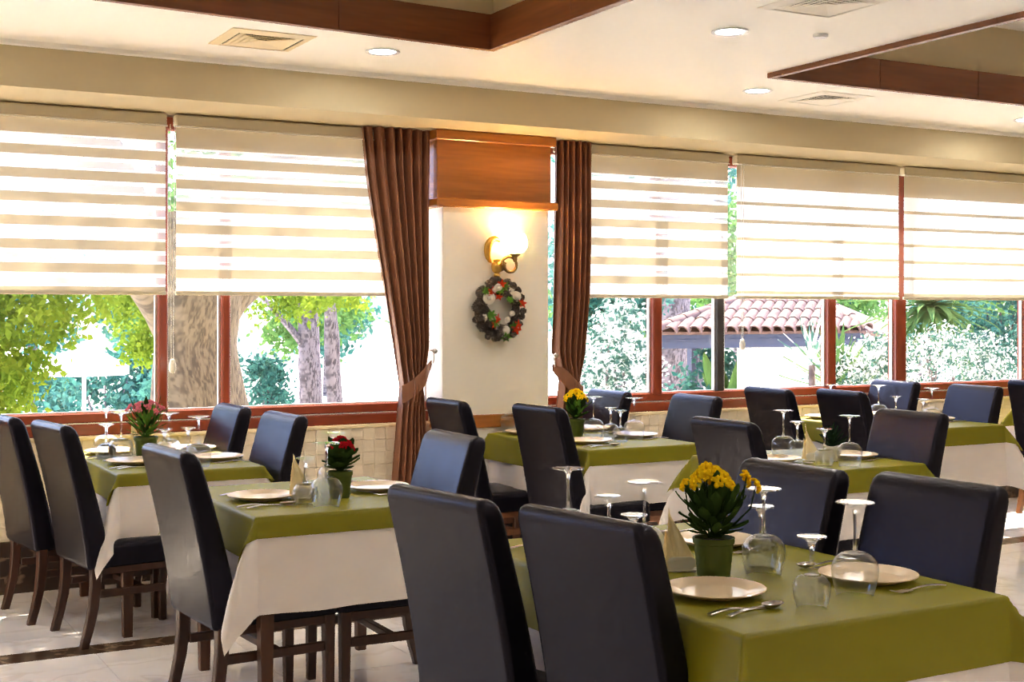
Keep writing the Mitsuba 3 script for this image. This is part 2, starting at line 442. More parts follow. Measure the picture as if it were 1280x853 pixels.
# ceiling vents
def vent(x, y, s, m, label):
    v = thing('ceiling_vent', label, 'air vent', 'ceiling vents')
    h = s / 2
    part(v, 'backing', mikit.ply(box(x - h + 0.02, x + h - 0.02, y - h + 0.02, y + h - 0.02, ZC - 0.0015, ZC - 0.0005), 'vent_dark'))
    def ring(r0, r1, z0, z1):
        out = []
        for sx, sy in ((1, 0), (-1, 0), (0, 1), (0, -1)):
            a = np.array([[r0, -r0, z0], [r0, r0, z0], [r1, r1, z1], [r1, -r1, z1]], float)
            if sx == -1: a[:, :2] *= -1
            if sy: a[:, :2] = np.stack([-a[:, 1] * sy, a[:, 0] * sy], 1)
            b = a.copy(); b[:, 2] += 0.003
            vv = np.vstack([a, b])
            out.append(trimesh.convex.convex_hull(vv + np.array([x, y, 0])))
        return cat(out)
    part(v, 'frame', mikit.ply(ring(h - 0.045, h, ZC - 0.014, ZC - 0.004), m))
    for i in range(5):
        r = (h - 0.055) * (1 - i / 5.2)
        part(v, 'louvre', mikit.ply(ring(max(r - 0.040, 0.004), r, ZC - 0.005, ZC - 0.013), m))


vent(2.068, 6.352, 0.42, 'vent_cream', 'square cream ceiling vent above the striped blinds at the far left')
vent(5.75, 6.388, 0.42, 'vent_white', 'square cream ceiling vent beside the sunk tray at right, near the beam')
vent(3.98, 4.42, 0.42, 'vent_white', 'square white ceiling vent cut off by the top edge, between the two wooden trays')

# downlights
lens_m = lathe([(0.0, 0.0), (0.066, 0.0)], 32)
lens_m.faces = lens_m.faces[:, ::1]
rim_m = lathe([(0.066, 0.004), (0.068, -0.003), (0.085, -0.006), (0.090, -0.004), (0.090, 0.0)], 40)


def disc(r, n=32):
    a = np.arange(n) * 2 * math.pi / n
    v = np.vstack([[0, 0, 0], np.stack([r * np.cos(a), r * np.sin(a), a * 0], 1)])
    f = [(0, 1 + (i + 1) % n, 1 + i) for i in range(n)]
    return trimesh.Trimesh(v, np.array(f), process=False)


rim_p = mikit.ply(rim_m, 'alu', smooth=40)
lens_d = disc(0.067)
DOWN = [(2.705, 6.33, 'round ceiling downlight between the cream vent and the wooden corner of the tray'),
        (3.973, 5.08, 'round ceiling downlight on the bright ceiling between the two trays, beside the small round sensor'),
        (5.179, 6.354, 'round ceiling downlight just left of the vent beside the right tray'),
        (7.60, 6.40, 'round ceiling downlight at the right edge, near the beam'),
        (0.25, 6.33, None), (-2.2, 6.33, None), (10.1, 6.4, None), (3.973, 3.2, None), (3.973, 1.3, None), (3.973, -0.8, None),
        (-3.3, 4.4, None), (-3.3, 2.0, None), (-2.0, -1.4, None), (0.6, -1.4, None), (2.6, -1.4, None), (5.4, -1.4, None), (8.0, -1.4, None), (10.4, -1.4, None)]
for x, y, lab in DOWN:
    d = thing('ceiling_downlight', lab or 'round recessed ceiling downlight out of view over the rest of the room', 'ceiling light', 'ceiling downlights' if lab else 'downlights over the rest of the room')
    part(d, 'trim_ring', rim_p, at(x, y, ZC - 0.002))
    part(d, 'lens', mikit.ply(moved(lens_d, (x, y, ZC - 0.0035)), 'plastic_white', emitter={'type': 'area', 'radiance': tex((LAMP, LAMP * 0.94, LAMP * 0.84))}), label='glowing lens')
solo('smoke_sensor', mikit.ply(moved(lathe([(0, -0.018), (0.03, -0.018), (0.036, -0.012), (0.036, 0.0)], 24), (4.406, 4.93, ZC)), 'alu', smooth=40),
     'small round grey sensor on the ceiling right of the middle downlight', 'smoke detector')


# ------------------------------------------------------------------ blinds
def blind(x0, x1, label, opened, first):
    b = thing('roller_blind', label, 'blind', 'striped roller blinds')
    y = 7.44
    part(b, 'headbox', mikit.ply(box(x0, x1, y - 0.02, y + 0.05, 2.545, 2.612, 0.008), 'blind_bar'))
    part(b, 'head_trim', mikit.ply(box(x0, x1, y - 0.024, y - 0.019, 2.538, 2.546), 'plastic_white'))
    part(b, 'bottom_bar', mikit.ply(box(x0, x1, y - 0.012, y + 0.012, 1.598, 1.622, 0.005), 'blind_bar'))
    P, H = 0.126, 0.052
    z = first
    slit = 0.036 if opened > 0.9 else 0.016 if opened > 0.4 else 0.0
    def strip(nm, za, zb, m, yy):
        za, zb = max(za, 1.62), min(zb, 2.54)
        if zb - za < 0.004: return
        part(b, nm, mikit.ply(box(x0 + 0.004, x1 - 0.004, yy - 0.0006, yy + 0.0006, za, zb), m))
    def sheet(nm, za, zb, m, yy):
        za, zb = max(za, 1.62), min(zb, 2.54)
        if zb - za < 0.004: return
        v = np.array([[x0 + 0.004, yy, za], [x1 - 0.004, yy, za], [x1 - 0.004, yy, zb], [x0 + 0.004, yy, zb]])
        part(b, nm, mikit.ply((v, np.array([[0, 1, 2], [0, 2, 3]])), m))
    ov = (P - slit) / 2
    if opened > 0.4:
        sheet('solid_band', z + slit / 2 + 0.012, 2.54, 'blind_solid', y - 0.004)
        sheet('pale_band', z + slit / 2, z + slit / 2 + 0.012, 'blind_pale', y - 0.004)
        while z > 1.66:
            sheet('sheer_band', z - slit / 2, z + slit / 2, 'blind_sheer', y)
            pale = (P - slit - H) / 2
            top = z - slit / 2
            sheet('pale_band', top - pale * 0.75, top, 'blind_pale', y - 0.002)
            sheet('solid_band', top - pale * 0.75 - H, top - pale * 0.75, 'blind_solid', y - 0.004)
            sheet('pale_band', z - P + slit / 2, top - pale * 0.75 - H, 'blind_pale', y - 0.002)
            z -= P
        sheet('pale_band', 1.62, z + P - slit / 2 - P + slit, 'blind_pale', y - 0.002) if z + slit / 2 > 1.63 else None
    else:
        sheet('solid_band', z, 2.54, 'blind_solid', y - 0.004)
        while z > 1.62:
            sheet('solid_band', z - 0.022, z, 'blind_solid', y - 0.004)
            sheet('pale_band', z - P, z - 0.022, 'blind_pale', y - 0.002)
            z -= P
    return b


blind(0.10, 1.871, 'raised striped roller blind over the far-left window, with open see-through slits', 1.0, 2.431)
blind(1.920, 3.40, 'raised striped roller blind over the big tree trunk, left of the brown curtain', 0.7, 2.405)
blind(-1.1, 0.05, 'striped roller blind over the window beyond the left edge', 1.0, 2.431)
blind(4.40, 5.801, 'raised striped roller blind next to the right brown curtain, with narrow slits', 0.7, 2.405)
blind(5.871, 7.425, 'sunlit white roller blind above the tiled roof, middle of the right window', 0.0, 2.41)
blind(7.471, 9.75, 'sunlit white roller blind at the right end of the right window', 0.0, 2.40)


def pull_cord(x, z, label):
    c = thing('pull_cord', label, 'blind cord', 'pull cords of the blinds')
    part(c, 'cord', mikit.ply(cat([tube([(x - 0.012, 7.405, 2.55), (x - 0.010, 7.405, 2.0), (x - 0.006, 7.405, z + 0.06)], 0.0022, 6), tube([(x + 0.014, 7.405, 2.55), (x + 0.010, 7.405, 2.0), (x + 0.006, 7.405, z + 0.06)], 0.0022, 6)]), 'plastic_white', smooth=40))
    part(c, 'weight', mikit.ply(moved(lathe([(0, 0.0), (0.012, 0.004), (0.020, 0.02), (0.021, 0.05), (0.013, 0.078), (0, 0.082)], 16), (x, 7.405, z)), 'plastic_white', smooth=40), label='clear teardrop weight')


pull_cord(1.896, 1.16, 'pale pull cord with a teardrop weight hanging in front of the big tree trunk')
pull_cord(5.90, 1.235, 'pale pull cord with a teardrop weight hanging in front of the tiled roof')


# ------------------------------------------------------------------ curtains
def curtain(label, xl, xr, folds, seed, tie_hook):
    """xl(z), xr(z): left and right outline"""
    rnd = np.random.default_rng(seed)
    c = thing('curtain', label, 'curtain', 'brown tied-back curtains')
    zs = np.concatenate([np.linspace(2.615, 1.25, 30), np.linspace(1.23, 0.9, 18), np.linspace(0.87, 0.03, 18)])
    u = np.linspace(0, 1, 26 * folds + 1)
    ph = np.cumsum(rnd.uniform(0.7, 1.3, folds + 1)); ph = (ph - ph[0]) / (ph[-1] - ph[0])
    warp = np.interp(u, ph, np.linspace(0, 1, folds + 1))
    amp = np.interp(u, np.linspace(0, 1, 2 * folds + 1), rnd.uniform(0.55, 1.0, 2 * folds + 1))
    P = np.zeros((len(zs), len(u), 3))
    for i, z in enumerate(zs):
        a, b = np.interp(z, *xl), np.interp(z, *xr)
        wdt = b - a
        A = 0.030 + 0.016 * min(1, wdt / 0.4)
        pinch = math.exp(-((z - 1.03) / 0.10) ** 2)
        drift = 0.03 * np.sin(z * 2.1 + u * 5)
        wave = np.sin(2 * math.pi * folds * (warp + drift * 0.25)) * amp + 0.22 * np.sin(4 * math.pi * folds * warp + 1.3 + z)
        P[i, :, 0] = a + wdt * (u + 0.012 * np.cos(2 * math.pi * folds * warp))
        P[i, :, 1] = 7.40 + A * wave * (1 - 0.35 * pinch) - 0.05 * pinch * np.sin(math.pi * u) - 0.02 * np.sin(math.pi * u)
        P[i, :, 2] = z
    fab = grid_mesh(P)
    part(c, 'fabric', mikit.ply(fab, 'curtain_cloth', smooth=True))
    # tie band: a strap round the front and a tail to its hook
    za, zb, x_in, x_hook, z_hook = tie_hook
    t = np.linspace(0, 1, 24)
    xs = x_in + (x_hook - x_in) * t
    zc = np.where(t < 0.65, za + (zb - za) * (t / 0.65) ** 1.25, zb + (z_hook - zb) * ((t - 0.65) / 0.35))
    ys = 7.345 - 0.030 * np.sin(math.pi * np.clip(t * 1.1, 0, 1)) + 0.10 * np.clip(t - 0.72, 0, 1)
    hw = np.where(t < 0.7, 0.055, 0.055 - 0.035 * (t - 0.7) / 0.3)
    rows = [np.stack([xs, ys + 0.004 * abs(k), zc + hw * k], 1) for k in (-1, -0.6, 0, 0.6, 1)]
    back = [np.stack([xs, ys + 0.006, zc + hw * k], 1) for k in (1, -1)]
    tb = part(c, 'tieback', mikit.ply(grid_mesh(np.stack(rows + back + rows[:1])), 'curtain_cloth', smooth=True), label='brown fabric tieback strap')
    sgn = 1 if x_hook > x_in else -1
    part(tb, 'hook', mikit.ply(cat([tube([(x_hook, 7.33, z_hook + 0.075), (x_hook, 7.40, z_hook + 0.075)], 0.008, 8), moved(trimesh.creation.icosphere(1, 0.017), (x_hook, 7.33, z_hook + 0.075)),
                              tube([(x_hook, 7.35, z_hook + 0.07), (x_hook, 7.34, z_hook + 0.03), (x_hook - sgn * 0.004, 7.35, z_hook)], 0.004, 6)]), 'steel', smooth=40), label='steel knob hook')


curtain('brown tied-back curtain at left of the column with the wreath',
        ([0.0, 0.47, 0.68, 0.94, 1.05, 1.31, 1.70, 1.89, 2.13, 2.32, 2.62], [3.215, 3.225, 3.245, 3.265, 3.275, 3.233, 3.164, 3.128, 3.086, 3.055, 3.024]),
        ([0.0, 0.67, 1.05, 1.3, 2.62], [3.46, 3.45, 3.425, 3.462, 3.465]), 7, 3, (1.005, 1.105, 3.268, 3.478, 1.19))
curtain('brown tied-back curtain at right of the column, behind the yellow flowers',
        ([0.0, 0.7, 1.06, 1.25, 1.5, 2.62], [4.33, 4.36, 4.40, 4.345, 4.355, 4.375]),
        ([0.0, 0.7, 1.06, 1.24, 1.61, 1.98, 2.62], [4.60, 4.57, 4.545, 4.584, 4.621, 4.635, 4.635]), 6, 8, (0.965, 1.075, 4.552, 4.335, 1.15))

# ------------------------------------------------------------------ wall lamp and wreath on the column
sc = thing('wall_sconce', 'lit brass wall lamp with a glass tulip shade on the column above the wreath', 'wall lamp')
cx_, yc_ = 3.88, 7.33
pts = []
for i in range(15):
    t = i / 14
    a = math.radians(250 - 200 * t)
    pts.append((3.880 + 0.048 * math.cos(a) - 0.005, yc_ - 0.012 - 0.03 * t, 1.885 + 0.075 * math.sin(a)))
part(sc, 'crescent_plate', mikit.ply(tube(pts, [0.006 + 0.018 * math.sin(math.pi * (i / 14)) ** 0.8 for i in range(15)], 10), 'brass', smooth=60), label='leaf-shaped brass plate')
part(sc, 'socket', mikit.ply(moved(lathe([(0, -0.095), (0.010, -0.09), (0.022, -0.07), (0.016, -0.055), (0.030, -0.04), (0.036, -0.015), (0.032, 0.005), (0.020, 0.015), (0.024, 0.03), (0.0, 0.035)], 20), (3.887, 7.295, 1.80)), 'brass', smooth=40))
sp = []
for i in range(26):
    t = i / 25
    a = math.radians(150 + 360 * 1.05 * t)
    r = 0.036 + 0.022 * t
    sp.append((3.962 + r * math.cos(a), 7.265, 1.795 + r * math.sin(a)))
sp = [(3.895, 7.29, 1.76), (3.915, 7.28, 1.765)] + sp
part(sc, 'scroll_arm', mikit.ply(tube(sp, [0.010] * 10 + [0.009] * (len(sp) - 10), 8), 'brass_old', smooth=60))
part(sc, 'gallery', mikit.ply(moved(lathe([(0, 0), (0.012, 0.0), (0.014, 0.03), (0.034, 0.045), (0.036, 0.05), (0.0, 0.052)], 20), (3.975, 7.22, 1.815)), 'brass_old', smooth=40))
scene['shade_glass'] = dict(type='principledthin', base_color=tex((0.95, 0.80, 0.45)), roughness=0.4, diff_trans=1.5, spec_trans=0.0, eta=1.45)
shade = lathe([(0.030, 0.0), (0.058, 0.012), (0.076, 0.04), (0.080, 0.07), (0.072, 0.10), (0.062, 0.125)], 28)
sh_ = part(sc, 'shade', mikit.ply(moved(shade, (3.975, 7.22, 1.865)), 'shade_glass', smooth=True), label='frosted amber glass tulip shade')
part(sh_, 'bulb', mikit.ply(moved(trimesh.creation.icosphere(2, 0.028), (3.975, 7.22, 1.955)), 'plastic_white', emitter={'type': 'area', 'radiance': tex((SCONCE, SCONCE * 0.62, SCONCE * 0.26))}), label='glowing bulb')

wr_ = thing('wreath', 'round wreath of dark pine cones, white roses and red leaves hanging below the brass lamp', 'wreath')
rnd = random.Random(7)
WC = np.array([3.895, 7.30, 1.515])


def pine_cone(s, seed):
    r_ = random.Random(seed)
    ms = []
    core = lathe([(0, -1.0), (0.40, -0.7), (0.52, -0.1), (0.38, 0.55), (0.0, 1.0)], 8)
    ms.append(core)
    k = 0
    for i in range(6):
        z = -0.75 + 1.55 * i / 5.5
        R = 0.78 * math.cos(max(-1.3, min(1.3, z * 1.15))) ** 0.7
        n = 7 if i < 4 else 5
        for j in range(n):
            a = 2 * math.pi * (j + 0.5 * (i % 2)) / n
            c, s_ = math.cos(a), math.sin(a)
            t = np.array([[R * 0.45 * c, R * 0.45 * s_, z - 0.10], [R * c - 0.22 * s_, R * s_ + 0.22 * c, z + 0.12], [R * c + 0.22 * s_, R * s_ - 0.22 * c, z + 0.12], [R * 1.12 * c, R * 1.12 * s_, z + 0.28], [R * 0.4 * c, R * 0.4 * s_, z + 0.12]])
            ms.append(trimesh.convex.convex_hull(t))
    m = cat(ms)
    m.apply_scale(s)
    return m


cones = [mikit.ply(pine_cone(1.0, i), 'cone_brown') for i in range(2)]
ring = tube([(WC[0] + 0.135 * math.cos(a), WC[1] + 0.005, WC[2] + 0.145 * math.sin(a)) for a in np.linspace(0, 2 * math.pi, 41)], 0.024, 8, caps=False)
part(wr_, 'ring', mikit.ply(ring, 'cone_brown', smooth=60))


def place(parent, name, shape, pos, s, rx, ry, rz, label=None):
    m = T().translate([float(v) for v in pos]).rotate([0, 0, 1], rz).rotate([1, 0, 0], rx).rotate([0, 1, 0], ry).scale([s, s, s])
    return part(parent, name, shape, m, label)


for i in range(56):
    n_ = 24 if i < 24 else 16 if i < 40 else 16
    a = 2 * math.pi * (i % n_ if i >= 24 else i) / n_ + rnd.uniform(-0.08, 0.08)
    r = rnd.uniform(0.158, 0.182) if i < 24 else rnd.uniform(0.100, 0.118) if i < 40 else rnd.uniform(0.128, 0.150)
    if i >= 40 and not (math.cos(a) < -0.1 or math.sin(a) < -0.6): continue
    place(wr_, 'pine_cone', cones[i % 2], (WC[0] + r * math.cos(a), WC[1] - rnd.uniform(0.015, 0.04), WC[2] + r * 1.07 * math.sin(a)), rnd.uniform(0.024, 0.031), rnd.uniform(40, 130), rnd.uniform(-40, 40), rnd.uniform(0, 360))


def rose():
    ms = []
    for k in range(3):
        for j in range(5):
            a = 2 * math.pi * (j + 0.4 * k) / 5
            R, h = (0.2, 0.5, 0.85)[k], (0.75, 0.5, 0.2)[k]
            c, s_ = math.cos(a), math.sin(a)
            g = np.zeros((3, 4, 3))
            for i in range(3):
                for q in range(4):
                    b = a + (q - 1.5) * 0.42
                    rr = R * (0.4 + 0.6 * i / 2)
                    g[i, q] = (rr * math.cos(b), rr * math.sin(b), h * (i / 2) ** 0.7 - (0.12 if i == 2 and k == 2 else 0))
            ms.append(grid_mesh(g))
    ms.append(moved(trimesh.creation.icosphere(1, 0.30), (0, 0, 0.45)))
    return cat(ms)


rose_p = mikit.ply(rose(), 'petal_white', smooth=60)
for (dx, dz, s) in ((-0.085, 0.075, 0.048), (0.105, 0.085, 0.040), (0.03, -0.125, 0.036), (-0.02, 0.14, 0.030), (-0.115, -0.045, 0.026), (0.045, -0.06, 0.022), (-0.055, 0.125, 0.026), (0.08, -0.02, 0.02), (0.07, 0.12, 0.022)):
    place(wr_, 'rose', rose_p, WC + np.array([dx, -0.045, dz]), s, 90, rnd.uniform(-25, 25), rnd.uniform(-20, 20), 'white rose')


def leaf_mesh(L, W, curl=0.2, cup=0.12, n=6, teeth=0.0, seed=0, narrow=0.9):
    u = np.linspace(0, 1, n)
    g = np.zeros((n, 5, 3))
    for i, t in enumerate(u):
        w = W * (math.sin(math.pi * min(1, t ** narrow * 0.97 + 0.03)) ** 0.75) / 2
        if teeth and i % 2: w *= 1 - teeth
        for j, s in enumerate((-1, -0.5, 0, 0.5, 1)):
            g[i, j] = (L * t * math.cos(curl * t), w * s, L * t * math.sin(curl * t) * 0.9 - curl * L * t * t * 0.55 + cup * W * s * s)
    return grid_mesh(g)


star_p = mikit.ply(cat([moved(leaf_mesh(0.9, 0.42, 0.15, 0.1, 4), rot=(a, [0, 0, 1])) for a in np.linspace(0, 5.2, 5)]), 'leaf_red', smooth=60)
sprig_p = mikit.ply(cat([moved(leaf_mesh(0.9, 0.34, 0.3, 0.15, 4), rot=(a, [0, 0, 1])) for a in np.linspace(0, 5.4, 7)]), 'leaf_fresh', smooth=60)
for (dx, dz, s) in ((0.145, 0.045, 0.036), (0.115, -0.09, 0.034), (-0.07, 0.11, 0.040), (-0.03, -0.055, 0.036), (-0.055, -0.09, 0.030), (0.10, -0.12, 0.036), (0.0, 0.165, 0.030), (-0.02, 0.085, 0.025)):
    place(wr_, 'red_leaf', star_p, WC + np.array([dx, -0.055, dz]), s * 1.2, rnd.uniform(70, 110), rnd.uniform(-30, 30), rnd.uniform(-20, 20), 'red-orange leaf')
for (dx, dz, s) in ((0.13, 0.055, 0.036), (0.02, 0.15, 0.036), (-0.075, -0.03, 0.040), (-0.045, -0.075, 0.036), (0.085, -0.10, 0.036), (0.03, -0.165, 0.036), (0.06, 0.065, 0.03), (-0.11, 0.12, 0.03), (-0.01, 0.12, 0.032)):
    place(wr_, 'green_sprig', sprig_p, WC + np.array([dx, -0.052, dz]), s * 1.2, rnd.uniform(60, 120), rnd.uniform(-30, 30), rnd.uniform(-20, 20), 'green sprig')
part(wr_, 'cord', mikit.ply(tube([(3.888, 7.285, 1.735), (3.893, 7.28, 1.70), (3.905, 7.285, 1.655)], 0.003, 6), 'plastic_white'), label='white hanging cord')
# ------------------------------------------------------------------ dining chairs: local x forwards, origin under the rear top edge of the back
def back_mesh():
    rings = []
    zs = [0.350, 0.356, 0.372, 0.45, 0.55, 0.68, 0.80, 0.90, 0.955, 0.978, 0.990, 0.997, 1.0]
    sh = [0.010, 0.004, 0.0, 0, 0, 0, 0, 0, 0, 0.004, 0.011, 0.020, 0.034]
    for z, s in zip(zs, sh):
        t = (1.0 - z) / 0.65
        xr = 0.128 * (1 - (1 - t) ** 1.35)             # rear face leans back towards the top
        th = 0.078 + 0.034 * t
        q = rounded_rect(th / 2 - s, 0.238 - s * 0.8, 0.020, 4)
        rings.append(np.stack([xr + th / 2 + q[:, 0], q[:, 1], np.full(len(q), z)], 1))
    return loft(rings)


def seat_mesh():
    rings = []
    for z, s in ((0.352, 0.006), (0.358, 0.0), (0.43, -0.002), (0.452, 0.002), (0.464, 0.012), (0.468, 0.03)):
        q = rounded_rect(0.215 - s, 0.222 - s, 0.03, 4)
        rings.append(np.stack([0.425 + q[:, 0], q[:, 1], np.full(len(q), z)], 1))
    return loft(rings)


def leg(pts, w0, w1, y):
    rings = []
    n = len(pts)
    for k, (x, z) in enumerate(pts):
        w = w0 + (w1 - w0) * k / (n - 1)
        q = rounded_rect(w / 2, w / 2, 0.004, 1)
        rings.append(np.stack([x + q[:, 0], y + q[:, 1], np.full(len(q), z)], 1))
    return loft(rings[::-1])


rear = [(0.172, 0.36), (0.170, 0.27), (0.160, 0.17), (0.140, 0.08), (0.118, 0.0)]
front = [(0.600, 0.36), (0.602, 0.0)]
CHAIR = [('backrest', back_mesh(), 'leather', 40), ('seat', seat_mesh(), 'leather', 40)]
for s in (-1, 1):
    CHAIR.append(('leg', leg(rear, 0.046, 0.036, s * 0.212), 'W', 30))
    CHAIR.append(('leg', leg(front, 0.044, 0.034, s * 0.193), 'W', 30))
    CHAIR.append(('side_rail', box(0.19, 0.58, s * 0.196 - 0.011, s * 0.196 + 0.011, 0.215, 0.250, 0.003), 'W', 30))
    CHAIR.append(('apron', box(0.17, 0.60, s * 0.196 - 0.010, s * 0.196 + 0.010, 0.318, 0.352, 0.003), 'W', 30))
CHAIR.append(('cross_rail', box(0.385, 0.415, -0.19, 0.19, 0.218, 0.246, 0.003), 'W', 30))
ch_ply = {k: [(n, mikit.ply(m, (k if w == 'W' else w), smooth=a)) for n, m, w, a in CHAIR] for k in ('wood_chair', 'wood_chair_light')}
TOPEDGE = 0.078


def chair(x, y, deg, label, wood='wood_chair'):
    c = thing('dining_chair', label, 'chair', 'dark leather dining chairs')
    for n, p in ch_ply[wood]:
        part(c, n, p, at(x, y, 0, deg))


def chair_l(x, y, a, label, **k): chair(x, y, a, label, **k)
def chair_r(x, y, a, label, **k):
    r = math.radians(180 + a)
    chair(x - TOPEDGE * math.cos(r), y - TOPEDGE * math.sin(r), 180 + a, label, **k)


chair_l(0.89, 6.90, 8, 'dark leather dining chair nearest the window, its back cut by the left edge')
chair_l(1.025, 6.305, 7, 'dark leather dining chair left of the table with pink flowers, seen from behind')
chair_r(2.10, 7.05, 0, 'blue-shining leather chair nearest the window at the table with pink flowers')
chair_r(2.15, 6.343, 2, 'blue-shining leather chair at the camera-side right of the table with pink flowers')
chair_l(1.205, 4.93, 4, 'dark leather chair at the left side of the table with red flowers')
chair_r(2.411, 4.964, -1, 'blue-shining leather chair at the right side of the table with red flowers')
chair_l(1.570, 3.36, 9, 'large dark leather chair back nearest the camera, the left one of two')
chair_l(1.706, 2.815, 9, 'large dark leather chair back nearest the camera, the right one of two')
chair_r(2.895, 3.41, 1, 'grained dark leather chair behind the yellow flowers and upturned glasses of the front table')
chair_r(3.015, 2.892, 3, 'broad dark leather chair at the right side of the front table, nearest the right edge')
chair_l(3.32, 6.929, -1, 'dark leather chair directly in front of the wreath column', wood='wood_chair_light')
chair_l(3.522, 6.215, 2, 'tall dark leather chair at the left corner of the table below the wreath column', wood='wood_chair_light')
chair_r(4.64, 7.22, -3, 'dark leather chair under the window, half hidden by small yellow flowers')
chair_r(4.83, 6.541, -3, 'dark leather chair at the right of the table below the wreath column', wood='wood_chair_light')
chair_l(3.827, 4.999, -2, 'dark leather chair seen from behind, at the left of the table with the spiky plant')
chair_r(5.0, 4.957, -2, 'dark blue-sheen leather chair at the right of the table with the spiky plant')
chair_l(5.694, 6.933, -3, 'dark leather chair below the tiled roof, window-side left of the far right table', wood='wood_chair_light')
chair_l(5.945, 6.512, -6, 'wrinkled dark leather chair, camera-side left of the far right table', wood='wood_chair_light')
chair_r(7.14, 7.22, -4, 'pale grey-blue shining chair under the window, half hidden behind far wine glasses')
chair_r(7.17, 6.50, -5, 'grey-blue shining leather chair at the right of the far right table')
chair_l(7.98, 6.68, 0, 'dark leather chair cut off by the right edge of the picture', wood='wood_chair_light')
chair_l(8.02, 6.1, 0, 'dark leather chair just beyond the right edge of the picture', wood='wood_chair_light')


# ------------------------------------------------------------------ tables and cloths
def axis_pts(a, b, o0, o1, n_in=10, n_out=9):
    e = np.array([0.004, 0.010, 0.018])
    lo = a - np.concatenate([np.linspace(o0, 0.03, n_out), e[::-1]])
    hi = b + np.concatenate([e, np.linspace(0.03, o1, n_out)])
    return np.concatenate([lo, np.linspace(a, b, n_in), hi])


def cloth(x0, x1, y0, y1, z, ov, seed, bulge=0.45, wave=0.010, flare=0.05, creases=(), R=0.010):
    """ov: overhang left, right, front, back"""
    rnd = np.random.default_rng(seed)
    ph = rnd.uniform(0, 6.28, 8)
    fx, fy = rnd.uniform(7, 11, 2)
    U, V = axis_pts(x0, x1, ov[0], ov[1], 26), axis_pts(y0, y1, ov[2], ov[3], 30)
    P = np.zeros((len(V), len(U), 3))
    for i, v in enumerate(V):
        for j, u in enumerate(U):
            du = u - x0 if u < x0 else u - x1 if u > x1 else 0.0
            dv = v - y0 if v < y0 else v - y1 if v > y1 else 0.0
            cu, cv = min(max(u, x0), x1), min(max(v, y0), y1)
            r = math.hypot(du, dv)
            if r == 0:
                P[i, j] = (u, v, z + 0.0008 * math.sin(u * 17 + ph[0]) * math.sin(v * 15 + ph[1])); continue
            phi = math.atan2(abs(dv), abs(du))
            # soft edge, then the hang
            arc = R * math.pi / 2
            if r < arc: h, d = R * math.sin(r / R), R * (1 - math.cos(r / R))
            else: h, d = R, R + (r - arc)
            hang = max(0.0, d - R)
            w = wave * min(1, hang / 0.2) * (math.sin(fx * cv + ph[2]) + 0.6 * math.sin(2.3 * fx * cv + ph[3])) if dv == 0 else 0
            w2 = wave * min(1, hang / 0.2) * (math.sin(fy * cu + ph[4]) + 0.6 * math.sin(2.1 * fy * cu + ph[5])) if du == 0 else 0
            for cr in creases:
                if du == 0: w2 += 0.0035 * math.exp(-abs(cu - cr) / 0.012) * min(1, hang / 0.05)
            out = h + flare * hang + max(w + w2, -0.006)
            s2 = math.sin(2 * phi) if du and dv else 0.0
            qx, qy = (0 if du < 0 else 1), (0 if dv < 0 else 2)
            bq = bulge[qx + qy] if isinstance(bulge, tuple) else bulge
            b = bq * hang * (1.25 - 0.5 * min(1, hang / 0.45)) * s2 ** 1.5
            fold = 0.10 * hang * math.sin(4 * phi) * s2 if du and dv else 0
            ox = out * math.cos(phi) ** 0.6 if du else 0
            oy = out * math.sin(phi) ** 0.6 if dv else 0
            drop = math.sqrt(max(hang ** 2 - b ** 2 * 0.8, 0)) + (d - hang)
            P[i, j] = (cu + math.copysign(ox + (b + fold) * 0.72, du) if du else cu + 0.0, cv + math.copysign(oy + (b - fold) * 0.72, dv) if dv else cv, z - drop)
            if not du: P[i, j, 0] = cu
            if not dv: P[i, j, 1] = cv
    return grid_mesh(P)


def tablelegs(x0, x1, y0, y1):
    out = []
    for x in (x0 + 0.045, x1 - 0.045):
        for y in (y0 + 0.045, y1 - 0.045):
            rings = []
            for z, w in ((0.0, 0.042), (0.71, 0.064)):
                q = rounded_rect(w / 2, w / 2, 0.005, 2)
                rings.append(np.stack([x + q[:, 0], y + q[:, 1], np.full(len(q), z)], 1))
            out.append(loft(rings))
    return out


ZT = 0.757
TD = {1: 'nearest the camera, with yellow flowers', 2: 'with a pot of red flowers', 3: 'with a pot of pink flowers', 4: 'below the wreath', 5: 'with the spiky plant', 6: 'under the right window', 7: 'cut off by the right edge'}
NAMES = {}


